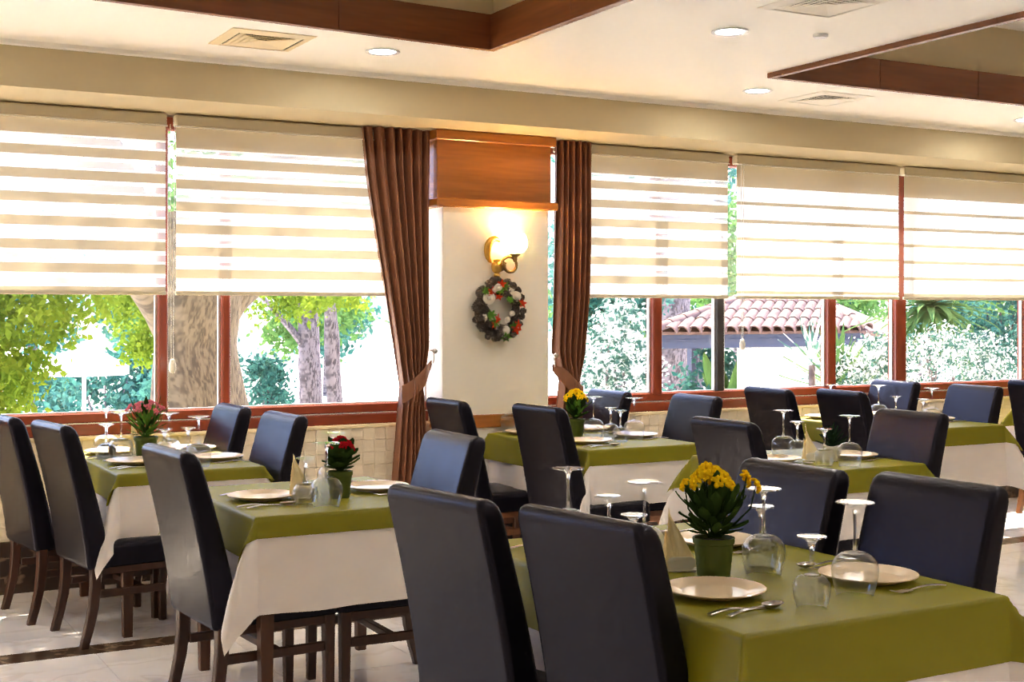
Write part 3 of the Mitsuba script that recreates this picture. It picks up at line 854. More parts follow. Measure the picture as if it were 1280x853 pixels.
def table(no, desc, x0, x1, y0, y1, white, green, seed, bulge=0.42, gb=0.5, creases=(), wv=0.012):
    NAMES[no] = desc
    t = thing('dining_table', f'dark wooden table under white and olive cloths, {TD[no]}', 'table', 'dining tables')
    part(t, 'tabletop', mikit.ply(box(x0, x1, y0, y1, 0.722, 0.752, 0.004), 'wood_table'))
    part(t, 'apron', mikit.ply(cat([box(x0 + 0.05, x1 - 0.05, y0 + 0.04, y0 + 0.06, 0.64, 0.722), box(x0 + 0.05, x1 - 0.05, y1 - 0.06, y1 - 0.04, 0.64, 0.722), box(x0 + 0.04, x0 + 0.06, y0 + 0.06, y1 - 0.06, 0.64, 0.722), box(x1 - 0.06, x1 - 0.04, y0 + 0.06, y1 - 0.06, 0.64, 0.722)]), 'wood_table'))
    for m in tablelegs(x0, x1, y0, y1): part(t, 'leg', mikit.ply(m, 'wood_table', smooth=30))
    solo('tablecloth', mikit.ply(cloth(x0, x1, y0, y1, ZT - 0.001, white, seed, bulge, wv, 0.05, creases), 'cloth_white', smooth=True),
         f'long white tablecloth under the olive cover, {desc}', 'tablecloth', 'white tablecloths')
    solo('table_cover', mikit.ply(cloth(x0 - 0.004, x1 + 0.004, y0 - 0.004, y1 + 0.004, ZT + 0.004, green, seed + 50, gb, 0.004, 0.09, (), 0.013), 'cloth_green', smooth=True),
         f'olive green table cover, {desc}', 'tablecloth', 'olive green table covers')


D1, D2, D3 = 'on the big front table with yellow flowers', 'on the table with red flowers', 'on the far left table with pink flowers'
D4, D5, D6, D7 = 'on the table below the wreath column', 'on the small table with the spiky plant', 'on the far right table under the window', 'on the table at the right edge'
table(1, D1, 1.94, 2.79, 2.43, 3.80, (0.30, 0.30, 0.33, 0.30), (0.19, 0.19, 0.175, 0.18), 1, creases=(2.5,))
table(2, D2, 1.50, 2.295, 4.66, 5.56, (0.33, 0.30, 0.355, 0.33), (0.17, 0.13, 0.085, 0.17), 2, (0.62, 0.5, 0.22, 0.4), (0.6, 0.5, 0.5, 0.5), creases=(2.10,))
table(3, D3, 1.345, 2.02, 6.20, 7.30, (0.33, 0.30, 0.335, 0.30), (0.14, 0.12, 0.065, 0.12), 3, creases=(1.62,))
table(4, D4, 3.80, 4.53, 6.08, 7.215, (0.31, 0.30, 0.315, 0.26), (0.165, 0.15, 0.095, 0.12), 4, (0.45, 0.45, 0.08, 0.08), 0.4, creases=(4.15,))
table(5, D5, 4.14, 4.885, 4.74, 5.58, (0.33, 0.30, 0.33, 0.33), (0.17, 0.16, 0.12, 0.17), 5, 0.5)
table(6, D6, 6.20, 7.05, 6.14, 7.27, (0.33, 0.34, 0.40, 0.30), (0.15, 0.16, 0.125, 0.12), 6, 0.5, creases=(6.6,))
table(7, D7, 8.52, 9.35, 6.00, 7.28, (0.33, 0.30, 0.33, 0.30), (0.16, 0.15, 0.12, 0.16), 7, 0.5)
TOP = ZT + 0.0052

# ------------------------------------------------------------------ tableware
plate_p = mikit.ply(lathe([(0, 0.004), (0.055, 0.003), (0.080, 0.0), (0.086, 0.003), (0.128, 0.0165), (0.1345, 0.0185), (0.1355, 0.021), (0.133, 0.0225), (0.120, 0.0190), (0.088, 0.0105), (0.082, 0.0085), (0, 0.0085)], 56), 'ceramic', smooth=35)


def glass_mesh(h, rb, rr, hb, rf, rs):
    """upturned stemware: rim on the cloth at z=0, foot on top at z=h; hb = bowl height"""
    th = 0.0010
    t = np.linspace(0, 1, 17)
    outer = []
    for s in t:
        z = hb * s
        r = rr + (rb - rr) * math.sin(min(1, s / 0.58) * math.pi / 2) if s < 0.58 else rb * max(0, 1 - ((s - 0.58) / 0.42) ** 2.3) ** 0.55
        outer.append((max(r, rs), z))
    outer = outer[:-1]
    stem = [(rs * 1.9, hb - 0.004), (rs * 1.15, hb + 0.008), (rs, hb + 0.025), (rs * 0.95, (hb + h) / 2), (rs * 1.1, h - 0.035), (rs * 1.8, h - 0.018), (rs * 3.2, h - 0.009), (rf * 0.97, h - 0.0035), (rf, h - 0.0018), (rf * 0.97, h), (0, h - 0.0008)]
    inner = [(max(r - th, 0.0005), z) for r, z in outer if z < hb * 0.97][::-1]
    inner = [(0.0, hb * 0.955)] + [p for p in inner if p[1] < hb * 0.95]
    prof = inner + outer + stem
    return lathe(prof, 36)


big_p = mikit.ply(glass_mesh(0.245, 0.0605, 0.047, 0.120, 0.050, 0.0042), 'glass', smooth=50)
small_p = mikit.ply(glass_mesh(0.180, 0.047, 0.037, 0.088, 0.038, 0.0055), 'glass', smooth=50)


def handle(L, w0, w1, t, x0=0.0):
    n = 7
    rings = []
    for i in range(n):
        s = i / (n - 1)
        w = w0 + (w1 - w0) * s
        q = rounded_rect(w / 2, t / 2, t / 2 * 0.9, 2)
        z = 0.004 + 0.010 * math.sin(math.pi * s) * 0.6
        rings.append(np.stack([np.full(len(q), x0 + L * s), q[:, 0], z + q[:, 1]], 1))
    return loft(rings)


def spoon_mesh():
    n, m = 10, 12
    g = []
    ms = [handle(0.135, 0.017, 0.006, 0.003)]
    for sgn, off in ((1, 0.0), (1, 0.0014)):
        P = np.zeros((n, m, 3))
        for i in range(n):
            s = i / (n - 1)
            w = 0.021 * math.sqrt(max(0, 1 - (2 * s - 1) ** 2)) * (1.08 - 0.16 * s) + 0.0006
            for j in range(m):
                t = -1 + 2 * j / (m - 1)
                dep = 0.0115 * (1 - t * t) * math.sin(math.pi * min(1, s * 0.9 + 0.05))
                P[i, j] = (0.130 + 0.068 * s, w * t, 0.0125 - dep + off)
        mm = grid_mesh(P)
        if off == 0: mm.invert()
        ms.append(mm)
    return cat(ms)


def fork_mesh():
    ms = [handle(0.135, 0.017, 0.006, 0.003)]
    P = [box(0.132, 0.155, -0.0115, 0.0115, 0.004, 0.0062, 0.001)]
    for k in range(4):
        y = -0.0098 + 0.0065 * k
        P.append(tube([(0.150, y, 0.005), (0.175, y, 0.0035), (0.198, y, 0.009)], [0.0017, 0.0016, 0.0009], 6))
    return cat(ms + P)


def knife_mesh():
    b = np.array([[0.115, -0.006, 0.003], [0.115, 0.006, 0.003], [0.20, 0.009, 0.003], [0.222, 0.002, 0.003], [0.20, -0.006, 0.003]])
    blade = trimesh.convex.convex_hull(np.vstack([b, b + np.array([0, 0, 0.0016])]))
    return cat([handle(0.118, 0.016, 0.012, 0.0055), blade])


spoon_p, fork_p, knife_p = (mikit.ply(m, 'steel', smooth=35) for m in (spoon_mesh(), fork_mesh(), knife_mesh()))
P_OF = {1: 'yellow-flowered front table', 2: 'red-flowered table', 3: 'pink-flowered far left table', 4: 'table below the wreath', 5: 'table with the spiky plant', 6: 'far right window table'}


def setting(no, x, y, side, where, jitter=0.0):
    """side +1: the guest sits at the left edge and looks to +x"""
    where = f'{where} place of the {P_OF[no]}'
    solo('dinner_plate', plate_p, f'cream dinner plate at the {where}', 'plate', 'cream dinner plates', at(x, y, TOP))
    d = 0 if side > 0 else 180
    sx = side
    solo('fork', fork_p, f'fork beside the plate at the {where}', 'fork', 'table forks', at(x - sx * 0.12, y + sx * 0.160, TOP, d + 3))
    solo('knife', knife_p, f'knife beside the plate at the {where}', 'knife', 'table knives', at(x - sx * 0.16, y - sx * 0.190, TOP, d + jitter))
    solo('spoon', spoon_p, f'spoon beside the knife at the {where}', 'spoon', 'table spoons', at(x - sx * 0.13, y - sx * 0.226, TOP, d + 4 + jitter * 2))


setting(1, 2.13, 2.79, 1, 'front left', 3)
setting(1, 2.62, 2.74, -1, 'front right')
setting(1, 2.10, 3.47, 1, 'back left')
setting(1, 2.60, 3.40, -1, 'back right')
setting(2, 1.655, 5.08, 1, 'left')
setting(2, 2.16, 5.12, -1, 'right')
setting(3, 1.50, 6.58, 1, 'camera-side left')
setting(3, 1.50, 7.10, 1, 'window-side left')
setting(3, 1.90, 6.56, -1, 'camera-side right')
setting(3, 1.90, 7.05, -1, 'window-side right')
setting(4, 3.99, 6.38, 1, 'camera-side left')
setting(4, 3.96, 7.04, 1, 'window-side left')
setting(4, 4.42, 6.55, -1, 'camera-side right')
setting(4, 4.42, 7.05, -1, 'window-side right')
setting(5, 4.30, 5.15, 1, 'left')
setting(5, 4.76, 5.10, -1, 'right')
setting(6, 6.36, 6.60, 1, 'camera-side left')
setting(6, 6.36, 7.08, 1, 'window-side left')
setting(6, 6.90, 6.58, -1, 'camera-side right')
setting(6, 6.90, 7.05, -1, 'window-side right')
GL = [
    (1, 'b', 2.41, 2.93, 'beside the flower pot'), (1, 'b', 2.445, 2.605, 'nearest the right front edge'), (1, 'b', 2.18, 3.61, 'only its foot visible, farthest left'), (1, 'b', 2.20, 3.215, 'behind the front chair and the napkins'),
    (1, 's', 2.25, 2.55, 'before the rightmost tall glass'), (1, 's', 2.475, 3.02, 'behind the tall glass'), (1, 's', 2.21, 3.42, 'farther left behind the front chair'), (1, 's', 2.06, 3.06, 'lowest foot just above the front chair'),
    (2, 'b', 1.80, 4.75, 'in front of the red flowers'), (2, 's', 1.755, 4.86, 'left of the tall glass'), (2, 'b', 1.97, 5.13, 'half hidden behind the red flowers'),
    (3, 'b', 1.44, 6.95, 'farthest left, in the sun'), (3, 'b', 1.46, 6.70, 'left of the napkins'), (3, 'b', 1.66, 6.55, 'just right of the pink flowers'), (3, 'b', 1.73, 6.27, 'rightmost, before the blue chair'),
    (3, 's', 1.41, 6.80, 'leftmost of the small ones'), (3, 's', 1.60, 6.40, 'half hidden by the chair back'), (3, 's', 1.72, 6.42, 'left of the rightmost tall glass'),
    (4, 'b', 4.16, 6.60, 'right of the flowers'), (4, 'b', 4.31, 6.40, 'rightmost, against the window frame'), (4, 'b', 3.93, 7.20, 'before the white column'), (4, 'b', 3.93, 6.82, 'only its foot visible'),
    (4, 's', 4.26, 6.57, 'left of the two small ones'), (4, 's', 4.19, 6.36, 'right of the two small ones'),
    (5, 'b', 4.42, 5.22, 'left of the napkins'), (5, 'b', 4.47, 4.80, 'right of the spiky plant'), (5, 's', 4.38, 4.875, 'before the spiky plant'), (5, 's', 4.545, 5.26, 'behind the napkins'),
    (6, 'b', 6.30, 6.95, 'farthest left, bright in the sun'), (6, 'b', 6.52, 6.72, 'against the pale chair'), (6, 'b', 6.58, 6.30, 'rightmost, against the window frame'), (6, 's', 6.52, 6.56, 'left of the two small ones'), (6, 's', 6.46, 6.26, 'right of the two small ones'),
]
for no, k, x, y, wh in GL:
    if k == 'b':
        solo('wine_glass', big_p, f'tall upturned wine glass on the {P_OF[no]}, {wh}', 'glass', 'tall upturned wine glasses', at(x, y, TOP))
    else:
        solo('wine_glass', small_p, f'small upturned wine glass on the {P_OF[no]}, {wh}', 'glass', 'small upturned wine glasses', at(x, y, TOP))


# napkin holders with folded paper napkins
def napkin_mesh(h, w, seed):
    r_ = np.random.default_rng(seed)
    n, m = 9, 8
    P = np.zeros((n, m, 3))
    lean, cur = r_.uniform(-0.06, 0.10), r_.uniform(-0.5, 0.7)
    for i in range(n):
        t = i / (n - 1)
        for j in range(m):
            s = -1 + 2 * j / (m - 1)
            L_, R_ = -w * 0.5 + 0.10 * w * t, -w * 0.5 + w * (1 - t) ** (1.15 + 0.4 * cur) + 0.10 * w * t + 0.004
            x = L_ + (R_ - L_) * (s + 1) / 2
            P[i, j] = (x, 0.010 * math.sin(s * 5 + cur * 4) * (0.2 + t) * (1 - 0.6 * t) + 0.016 * math.sin(cur * 3 * t + s) + lean * h * t, h * t * (1 - 0.12 * (s + 1) / 2 * t))
    Q = P + np.array([0, 0.0015, 0])
    return cat([grid_mesh(P), grid_mesh(Q[:, ::-1])])


def napkins(no, x, y, deg, hs, lab):
    hld = thing('napkin_holder', f'small white napkin holder on the {P_OF[no]}, {lab}', 'napkin holder', 'napkin holders')
    part(hld, 'base', mikit.ply(box(-0.045, 0.045, -0.026, 0.026, 0, 0.008, 0.003), 'ceramic_white', smooth=30), at(x, y, TOP, deg))
    for s in (-1, 1):
        q = rounded_rect(0.040, 0.019, 0.017, 5)
        m = trimesh.creation.extrude_polygon(Polygon(q), 0.004, engine='earcut')
        m.apply_transform(trimesh.transformations.rotation_matrix(math.pi / 2, [1, 0, 0]))
        part(hld, 'side', mikit.ply(moved(m, (0, s * 0.023 + 0.002, 0.024)), 'ceramic_white', smooth=30), at(x, y, TOP, deg))
    for k, (h, w, off, tw) in enumerate(hs):
        words = ('tallest', 'middle', 'lowest')[k]
        solo('paper_napkin', mikit.ply(napkin_mesh(h, w, no * 10 + k), 'napkin_paper', smooth=True), f'{words} folded cream napkin in the holder on the {P_OF[no]}', 'napkin', 'folded cream napkins', at(x, y + off, TOP + 0.009, deg + tw))


HS = [(0.175, 0.095, -0.010, 0), (0.135, 0.095, 0.002, 14), (0.105, 0.09, 0.012, -16)]
napkins(1, 2.245, 3.10, -25, HS, 'left of the yellow flowers')
napkins(2, 1.80, 5.02, -25, HS, 'behind the upturned glasses')
napkins(3, 1.60, 6.92, -25, HS, 'behind the pink flowers')
napkins(4, 4.10, 6.93, -25, HS, 'behind the small yellow flowers')
napkins(5, 4.485, 5.075, -25, HS, 'left of the spiky plant')
napkins(6, 6.42, 6.83, -25, HS, 'half hidden behind the wrinkled chair')


# ------------------------------------------------------------------ potted plants
def floret(n, s, flat, seed):
    r_ = np.random.default_rng(seed)
    out = []
    for k in range(n):
        a, q = k * 2.4, math.sqrt((k + 0.3) / n)
        px, py, pz = q * s * math.cos(a), q * s * math.sin(a), flat * s * (1 - q * q) + r_.uniform(-0.1, 0.1) * s
        f = []
        m = trimesh.creation.icosphere(1, s * 0.30)
        m.vertices *= r_.uniform(0.78, 1.15, (len(m.vertices), 1)) * np.array([1, 1, 0.75])
        f.append(m)
        g = cat(f)
        g.apply_transform(trimesh.transformations.rotation_matrix(q * 0.9, [-math.sin(a), math.cos(a), 0]))
        g.apply_translation((px, py, pz))
        out.append(g)
    return cat(out)


def frame(d, up=(0, 0, 1)):
    x = np.array(d, float); x /= np.linalg.norm(x)
    y = np.cross(up, x); y /= np.linalg.norm(y) + 1e-9
    return np.stack([x, y, np.cross(x, y)], 1)


def mtx(R, p, s=1.0):
    M = np.eye(4); M[:3, :3] = R * s; M[:3, 3] = p
    return T(M.tolist())


def pot_mesh(r0, r1, h, sides=40):
    return lathe([(0, 0), (r0 * 0.96, 0), (r0, 0.004), (r1 - 0.003, h - 0.018), (r1, h - 0.016), (r1 + 0.001, h - 0.001), (r1 - 0.002, h), (r1 - 0.005, h - 0.002), (r1 - 0.007, h - 0.014), (0, h - 0.015)], sides)


def plant(label, x, y, pot, petals, petal_mat, leafs, seed, H, spread, clusters, pale_leaf=False):
    r_ = np.random.default_rng(seed)
    k = thing('potted_flower', label, 'potted plant', 'potted flowers on the tables')
    o = np.array([x, y, TOP])
    r0, r1, h, sd = pot
    part(k, 'pot', mikit.ply(moved(pot_mesh(r0, r1, h, sd), o), 'pot_green', smooth=35), label='olive green pot')
    part(k, 'soil', mikit.ply(moved(disc(r1 - 0.008), o + np.array([0, 0, h - 0.013])), 'soil'))
    (L, W, teeth, curl, narrow), n, lm = leafs
    shapes = [mikit.ply(leaf_mesh(L, W, curl, 0.12, 9, teeth, 0, narrow), m, smooth=True) for m in lm]
    for i in range(n):
        a = i * 2.39996
        t = (i + 0.5) / n
        el = math.radians(8 + 58 * t) + r_.uniform(-0.30, 0.30)
        z = h + 0.004 + (H - h) * 0.72 * t * r_.uniform(0.6, 1.15)
        d = np.array([math.cos(a) * math.cos(el), math.sin(a) * math.cos(el), math.sin(el)])
        rr = spread * (0.10 + 0.16 * t) * r_.uniform(0.4, 1.2)
        part(k, 'leaf', shapes[i % len(shapes)], mtx(frame(d), o + np.array([math.cos(a) * rr, math.sin(a) * rr, z]), r_.uniform(0.75, 1.12)))
    fl = [mikit.ply(floret(petals[0], petals[1], petals[2], seed + q), petal_mat, smooth=60) for q in range(2)]
    for i, (dx, dy, dz, s) in enumerate(clusters):
        c = o + np.array([dx, dy, dz])
        b = o + np.array([dx * 0.15, dy * 0.15, h])
        mid = (b * 0.45 + c * 0.55) + np.array([dx * 0.25, dy * 0.25, 0])
        st = part(k, 'stem', mikit.ply(tube([b, mid, c], [0.0028, 0.0022, 0.0018], 6), 'leaf_fresh' if pale_leaf else 'leaf_dark', smooth=60))
        dirv = np.array([dx * 3, dy * 3, 0.12]); dirv /= np.linalg.norm(dirv)
        R = frame(np.cross([0.3, 0.9, 0.1], dirv))
        z_ = dirv; x_ = np.cross([0, 1, 0.2], z_); x_ /= np.linalg.norm(x_); y_ = np.cross(z_, x_)
        part(st, 'flower_cluster', fl[i % 2], mtx(np.stack([x_, y_, z_], 1), c, s))


def ring_clusters(n, R, z, seed, s=1.0, jitter=0.2):
    r_ = np.random.default_rng(seed)
    out = []
    for i in range(n):
        a, q = i * 2.4 + 0.4, math.sqrt((i + 0.4) / n)
        out.append((R * q * math.cos(a), R * q * math.sin(a), z * (1 - 0.16 * q * q) + r_.uniform(-0.006, 0.006), s * r_.uniform(0.85, 1.15)))
    return out


plant('yellow kalanchoe in a green pot on the big front table', 2.262, 2.965, (0.045, 0.0575, 0.115, 40), (15, 0.0225, 0.45), 'petal_yellow',
      ((0.085, 0.034, 0.14, 0.5, 1.0), 64, ['leaf_dark', 'leaf_mid']), 11, 0.25, 0.26,
      [(-0.085, 0.02, 0.262, 0.8)] + [(dx - 0.010, dy, dz, s) for dx, dy, dz, s in ring_clusters(11, 0.055, 0.308, 3)] + [(0.088, -0.03, 0.270, 0.9), (0.10, -0.06, 0.258, 0.9), (0.075, -0.05, 0.284, 0.8)])
plant('red kalanchoe with round dark leaves in a green pot', 1.945, 4.985, (0.040, 0.052, 0.105, 40), (14, 0.020, 0.35), 'petal_red',
      ((0.070, 0.056, 0.06, 0.45, 0.85), 44, ['leaf_dark', 'leaf_mid']), 12, 0.22, 0.17, ring_clusters(12, 0.055, 0.232, 5, 0.9))
plant('pink kalanchoe with upright fresh green leaves in a green pot', 1.60, 6.775, (0.045, 0.060, 0.112, 40), (11, 0.019, 0.35), 'petal_pink',
      ((0.095, 0.024, 0.10, 0.30, 0.8), 52, ['leaf_fresh', 'leaf_dark']), 13, 0.27, 0.18, ring_clusters(17, 0.105, 0.285, 6, 0.95), True)
plant('small yellow kalanchoe in a green pot below the right curtain', 4.14, 6.77, (0.044, 0.057, 0.105, 40), (14, 0.022, 0.4), 'petal_yellow',
      ((0.075, 0.028, 0.14, 0.45, 0.95), 60, ['leaf_dark', 'leaf_fresh']), 14, 0.24, 0.18, ring_clusters(11, 0.065, 0.268, 7, 1.05))


def spiky(label, x, y, s, seed):
    r_ = np.random.default_rng(seed)
    k = thing('succulent', label, 'potted plant', 'spiky table plants')
    part(k, 'pot', mikit.ply(moved(pot_mesh(0.036 * s, 0.046 * s, 0.075 * s, 28), (x, y, TOP)), 'ceramic_white', smooth=35), label='small white pot')
    lp = mikit.ply(leaf_mesh(0.10 * s, 0.021 * s, 0.25, 0.35, 8, 0.0, 0, 0.55), 'leaf_agave', smooth=True)
    for i in range(24):
        a, t = i * 2.39996, (i + 0.5) / 24
        el = math.radians(8 + 75 * t)
        d = np.array([math.cos(a) * math.cos(el), math.sin(a) * math.cos(el), math.sin(el)])
        part(k, 'leaf', lp, mtx(frame(d), np.array([x, y, TOP + 0.068 * s + 0.02 * s * t]), r_.uniform(0.8, 1.1)))


spiky('small dark spiky plant in a white pot between upturned glasses', 4.575, 5.035, 1.0, 3)
spiky('tiny dark plant behind the wrinkled chair on the far right window table', 6.44, 6.98, 0.8, 4)
# ------------------------------------------------------------------ the garden outside
GZ = -1.2
structure('ground', mikit.ply(box(-60, 90, YW + 0.3, 120, GZ - 0.2, GZ), 'paving_light'))


def crown(clumps, n, size, seed, droop=0.0, aspect=0.55):
    """n leaves scattered over clumps (x, y, z, rx, ry, rz)"""
    r_ = np.random.default_rng(seed)
    cl = np.array(clumps, float)
    vol = (cl[:, 3] * cl[:, 4] * cl[:, 5]) ** 0.7
    idx = r_.choice(len(cl), n, p=vol / vol.sum())
    d = r_.normal(size=(n, 3)); d /= np.linalg.norm(d, axis=1, keepdims=True)
    rad = r_.uniform(0.35, 1.0, n) ** 0.5
    c = cl[idx, :3] + d * rad[:, None] * cl[idx, 3:] + r_.normal(size=(n, 3)) * size * 0.8
    a = r_.normal(size=(n, 3)); a[:, 2] -= droop; a /= np.linalg.norm(a, axis=1, keepdims=True)
    b = np.cross(a, r_.normal(size=(n, 3))); b /= np.linalg.norm(b, axis=1, keepdims=True)
    nn = np.cross(a, b)
    L = size * r_.uniform(0.6, 1.3, (n, 1)); W = L * aspect
    v = np.stack([c - a * L * 0.5, c + b * W * 0.5 + nn * L * 0.12, c + a * L * 0.5, c - b * W * 0.5 + nn * L * 0.12], 1).reshape(-1, 3)
    k = np.arange(n)[:, None] * 4
    f = np.vstack([k + [0, 1, 3], k + [1, 2, 3]])
    return trimesh.Trimesh(v, f, process=False)


def clump_cloud(center, R, n, r, seed):
    r_ = np.random.default_rng(seed)
    out = []
    for _ in range(n):
        d = r_.normal(size=3); d /= np.linalg.norm(d)
        q = r_.uniform(0.25, 1) ** 0.4
        rr = r * r_.uniform(0.6, 1.3)
        out.append((*(np.array(center) + d * q * np.array(R)), rr, rr, rr * 0.8))
    return out


def knobby(points, radii, sides, seed, amp):
    m = tube(points, radii, sides)
    v = np.array(m.vertices)
    q = meshkit.fbm(v * np.array([3.2, 3.2, 0.9]), 4, seed)
    g = meshkit.noise(v * np.array([14, 14, 2.6]), seed + 3)
    n = np.array(trimesh.Trimesh(v, m.faces, process=False).vertex_normals)
    m.vertices = v + n * ((q - 0.5) * amp * 2 + (g - 0.5) * amp * 0.6)[:, None]
    return m


def smooth_path(p, r, n):
    from scipy.interpolate import CubicSpline
    t = np.linspace(0, 1, len(p)); s = np.linspace(0, 1, n)
    return CubicSpline(t, np.array(p, float))(s), np.interp(s, t, r)


def tree(name, label, trunk, clumps, n, size, leafmat, bark, seed, branches=(), droop=0.3, sides=14, amp=0.03):
    k = thing(name, label, 'tree')
    if trunk:
        p, r = smooth_path(*trunk, 40)
        part(k, 'trunk', mikit.ply(knobby(p, r, sides, seed, amp), bark, smooth=50))
        for bp, br in branches:
            q, rr = smooth_path(bp, br, 14)
            part(k, 'branch', mikit.ply(knobby(q, rr, max(6, sides // 2), seed + 5, amp * 0.5), bark, smooth=50))
    part(k, 'crown', mikit.ply(crown(clumps, n, size, seed, droop), leafmat), kind='stuff')
    return k


# the big tree right outside the left window: wide ribbed trunk that forks above, canopy high over the terrace
canopy = [c for c in clump_cloud((2.2, 11.0, 6.6), (4.4, 2.6, 1.9), 90, 0.75, 21) if not -1.4 < c[2] - 1.56 * (c[1] - 7.44) < 2.4]
tree('plane_tree', 'thick ribbed tree trunk close outside the left window', (
    [(3.05, 10.9, GZ), (3.04, 10.9, 0.2), (3.00, 10.9, 0.85), (2.985, 10.9, 1.25), (2.99, 10.9, 1.7), (3.0, 10.9, 2.3)], [0.62, 0.46, 0.385, 0.335, 0.40, 0.46]),
    canopy, 26000, 0.15, 'foliage_lime', 'bark_brown', 5, branches=[
        ([(3.10, 10.9, 1.35), (3.32, 10.95, 1.8), (3.75, 11.0, 2.5), (4.5, 11.2, 4.6)], [0.20, 0.27, 0.26, 0.16]),
        ([(2.84, 10.9, 1.35), (2.64, 10.9, 1.8), (2.3, 10.9, 2.5), (1.2, 10.8, 5.0)], [0.20, 0.25, 0.24, 0.15])], sides=64, amp=0.035)
tree('leafy_tree', 'bright green leafy branches filling the far left of the left window', ([(0.1, 10.6, GZ), (0.2, 10.5, 0.3), (0.5, 10.3, 1.3), (0.75, 10.1, 2.6)], [0.09, 0.08, 0.06, 0.03]),
     clump_cloud((1.42, 9.5, 1.55), (0.38, 0.4, 0.42), 22, 0.14, 31) + clump_cloud((1.22, 9.5, 1.08), (0.30, 0.4, 0.42), 20, 0.14, 32) + clump_cloud((1.85, 9.5, 1.60), (0.26, 0.3, 0.16), 8, 0.09, 33), 3600, 0.075, 'foliage_lime', 'bark_grey', 6,
     branches=[([(0.3, 10.4, 0.7), (0.7, 10.0, 1.1), (1.3, 9.7, 1.5)], [0.03, 0.02, 0.008]), ([(0.5, 10.2, 1.2), (0.9, 9.8, 1.6), (1.5, 9.6, 1.85)], [0.03, 0.02, 0.008]), ([(0.2, 10.4, 0.4), (0.7, 9.9, 0.65), (1.2, 9.6, 0.75)], [0.03, 0.018, 0.006])], droop=0.6)
tree('leafy_tree', 'yellow-green tree just left of the big trunk', ([(3.9, 15.4, GZ), (3.9, 15.3, 0.8), (3.75, 15.0, 2.0)], [0.06, 0.05, 0.03]),
     clump_cloud((3.55, 14.8, 1.45), (0.35, 0.5, 0.62), 30, 0.15, 41), 2600, 0.085, 'foliage_lime', 'bark_grey', 7, droop=0.6)
tree('leafy_tree', 'lime green hanging branches just right of the big trunk', ([(6.0, 15.5, GZ), (5.9, 15.4, 1.2), (5.6, 15.0, 3.0)], [0.10, 0.09, 0.05]),
     clump_cloud((5.15, 14.2, 1.75), (0.85, 0.5, 0.30), 22, 0.14, 51), 1700, 0.085, 'foliage_lime', 'bark_grey', 8, droop=0.7)
tree('leafy_tree', 'loose sunlit branches beside the left brown curtain', ([(7.9, 15.2, GZ), (7.8, 15.0, 1.2), (7.6, 14.6, 3.0)], [0.10, 0.09, 0.05]),
     clump_cloud((7.05, 14.0, 1.55), (0.75, 0.5, 0.55), 30, 0.14, 61), 1700, 0.085, 'foliage_lime', 'bark_grey', 9, droop=0.6)
tree('slender_tree', 'slender pale grey trunk with a fork, seen right of the big trunk', ([(6.05, 16.5, GZ), (6.03, 16.5, 0.4), (6.0, 16.5, 1.4), (6.0, 16.5, 3.0)], [0.17, 0.15, 0.14, 0.13]),
     clump_cloud((6.0, 16.8, 3.6), (1.6, 1.2, 0.9), 30, 0.4, 71), 2500, 0.16, 'foliage_green', 'bark_grey', 10, branches=[([(5.98, 16.5, 0.95), (5.75, 16.5, 1.3), (5.1, 16.6, 2.0)], [0.06, 0.045, 0.02])], amp=0.012)
def bush(label, c, R, n, size, m, seed, k=26, r=None):
    b = thing('bush', label, 'bush')
    for j in range(3):
        dx = (j - 1) * R[0] * 0.25
        part(b, 'stem', mikit.ply(tube([(c[0] + dx * 0.3, c[1], GZ), (c[0] + dx, c[1], c[2])], [0.035, 0.015], 6), 'bark_grey', smooth=50))
    part(b, 'foliage', mikit.ply(crown(clump_cloud(c, R, k, r or min(R) * 0.45, seed), n, size, seed + 1), m), kind='stuff')


bush('rounded weeping teal bush right of the big trunk', (5.13, 15.5, 0.60), (0.24, 0.3, 0.36), 2000, 0.075, 'foliage_teal', 81)
bush('small teal bush touching the right flank of the big trunk', (4.70, 16.3, 0.85), (0.20, 0.3, 0.30), 1300, 0.09, 'foliage_teal', 82)
bush('distant teal bushes below the white garden umbrella', (6.2, 30.0, 0.0), (1.9, 1.0, 0.75), 3000, 0.20, 'foliage_teal', 83)
bush('dark teal shrub left of the big trunk', (5.95, 22.2, 0.35), (0.6, 0.6, 0.45), 1800, 0.15, 'foliage_teal', 84)
bush('dense teal bush above the flowering shrub beside the right curtain', (8.72, 13.5, 1.72), (0.55, 0.5, 0.42), 3600, 0.10, 'foliage_teal', 85)
bush('pale flowering shrub beside the right brown curtain', (7.38, 11.3, 0.95), (0.42, 0.4, 0.62), 3800, 0.065, 'foliage_pale', 86)
bush('dark teal hedge at the right end of the right window', (12.95, 11.3, 1.5), (0.9, 0.6, 0.75), 5200, 0.11, 'foliage_teal', 87)
bush('pale variegated shrub along the right window, below the yucca', (9.15, 8.75, 0.92), (1.05, 0.34, 0.40), 9500, 0.042, 'foliage_pale', 88, 60, 0.2)
bush('pale variegated shrub beside the tall window post', (8.55, 9.35, 0.80), (0.36, 0.25, 0.48), 4200, 0.042, 'foliage_pale', 89, 30, 0.18)
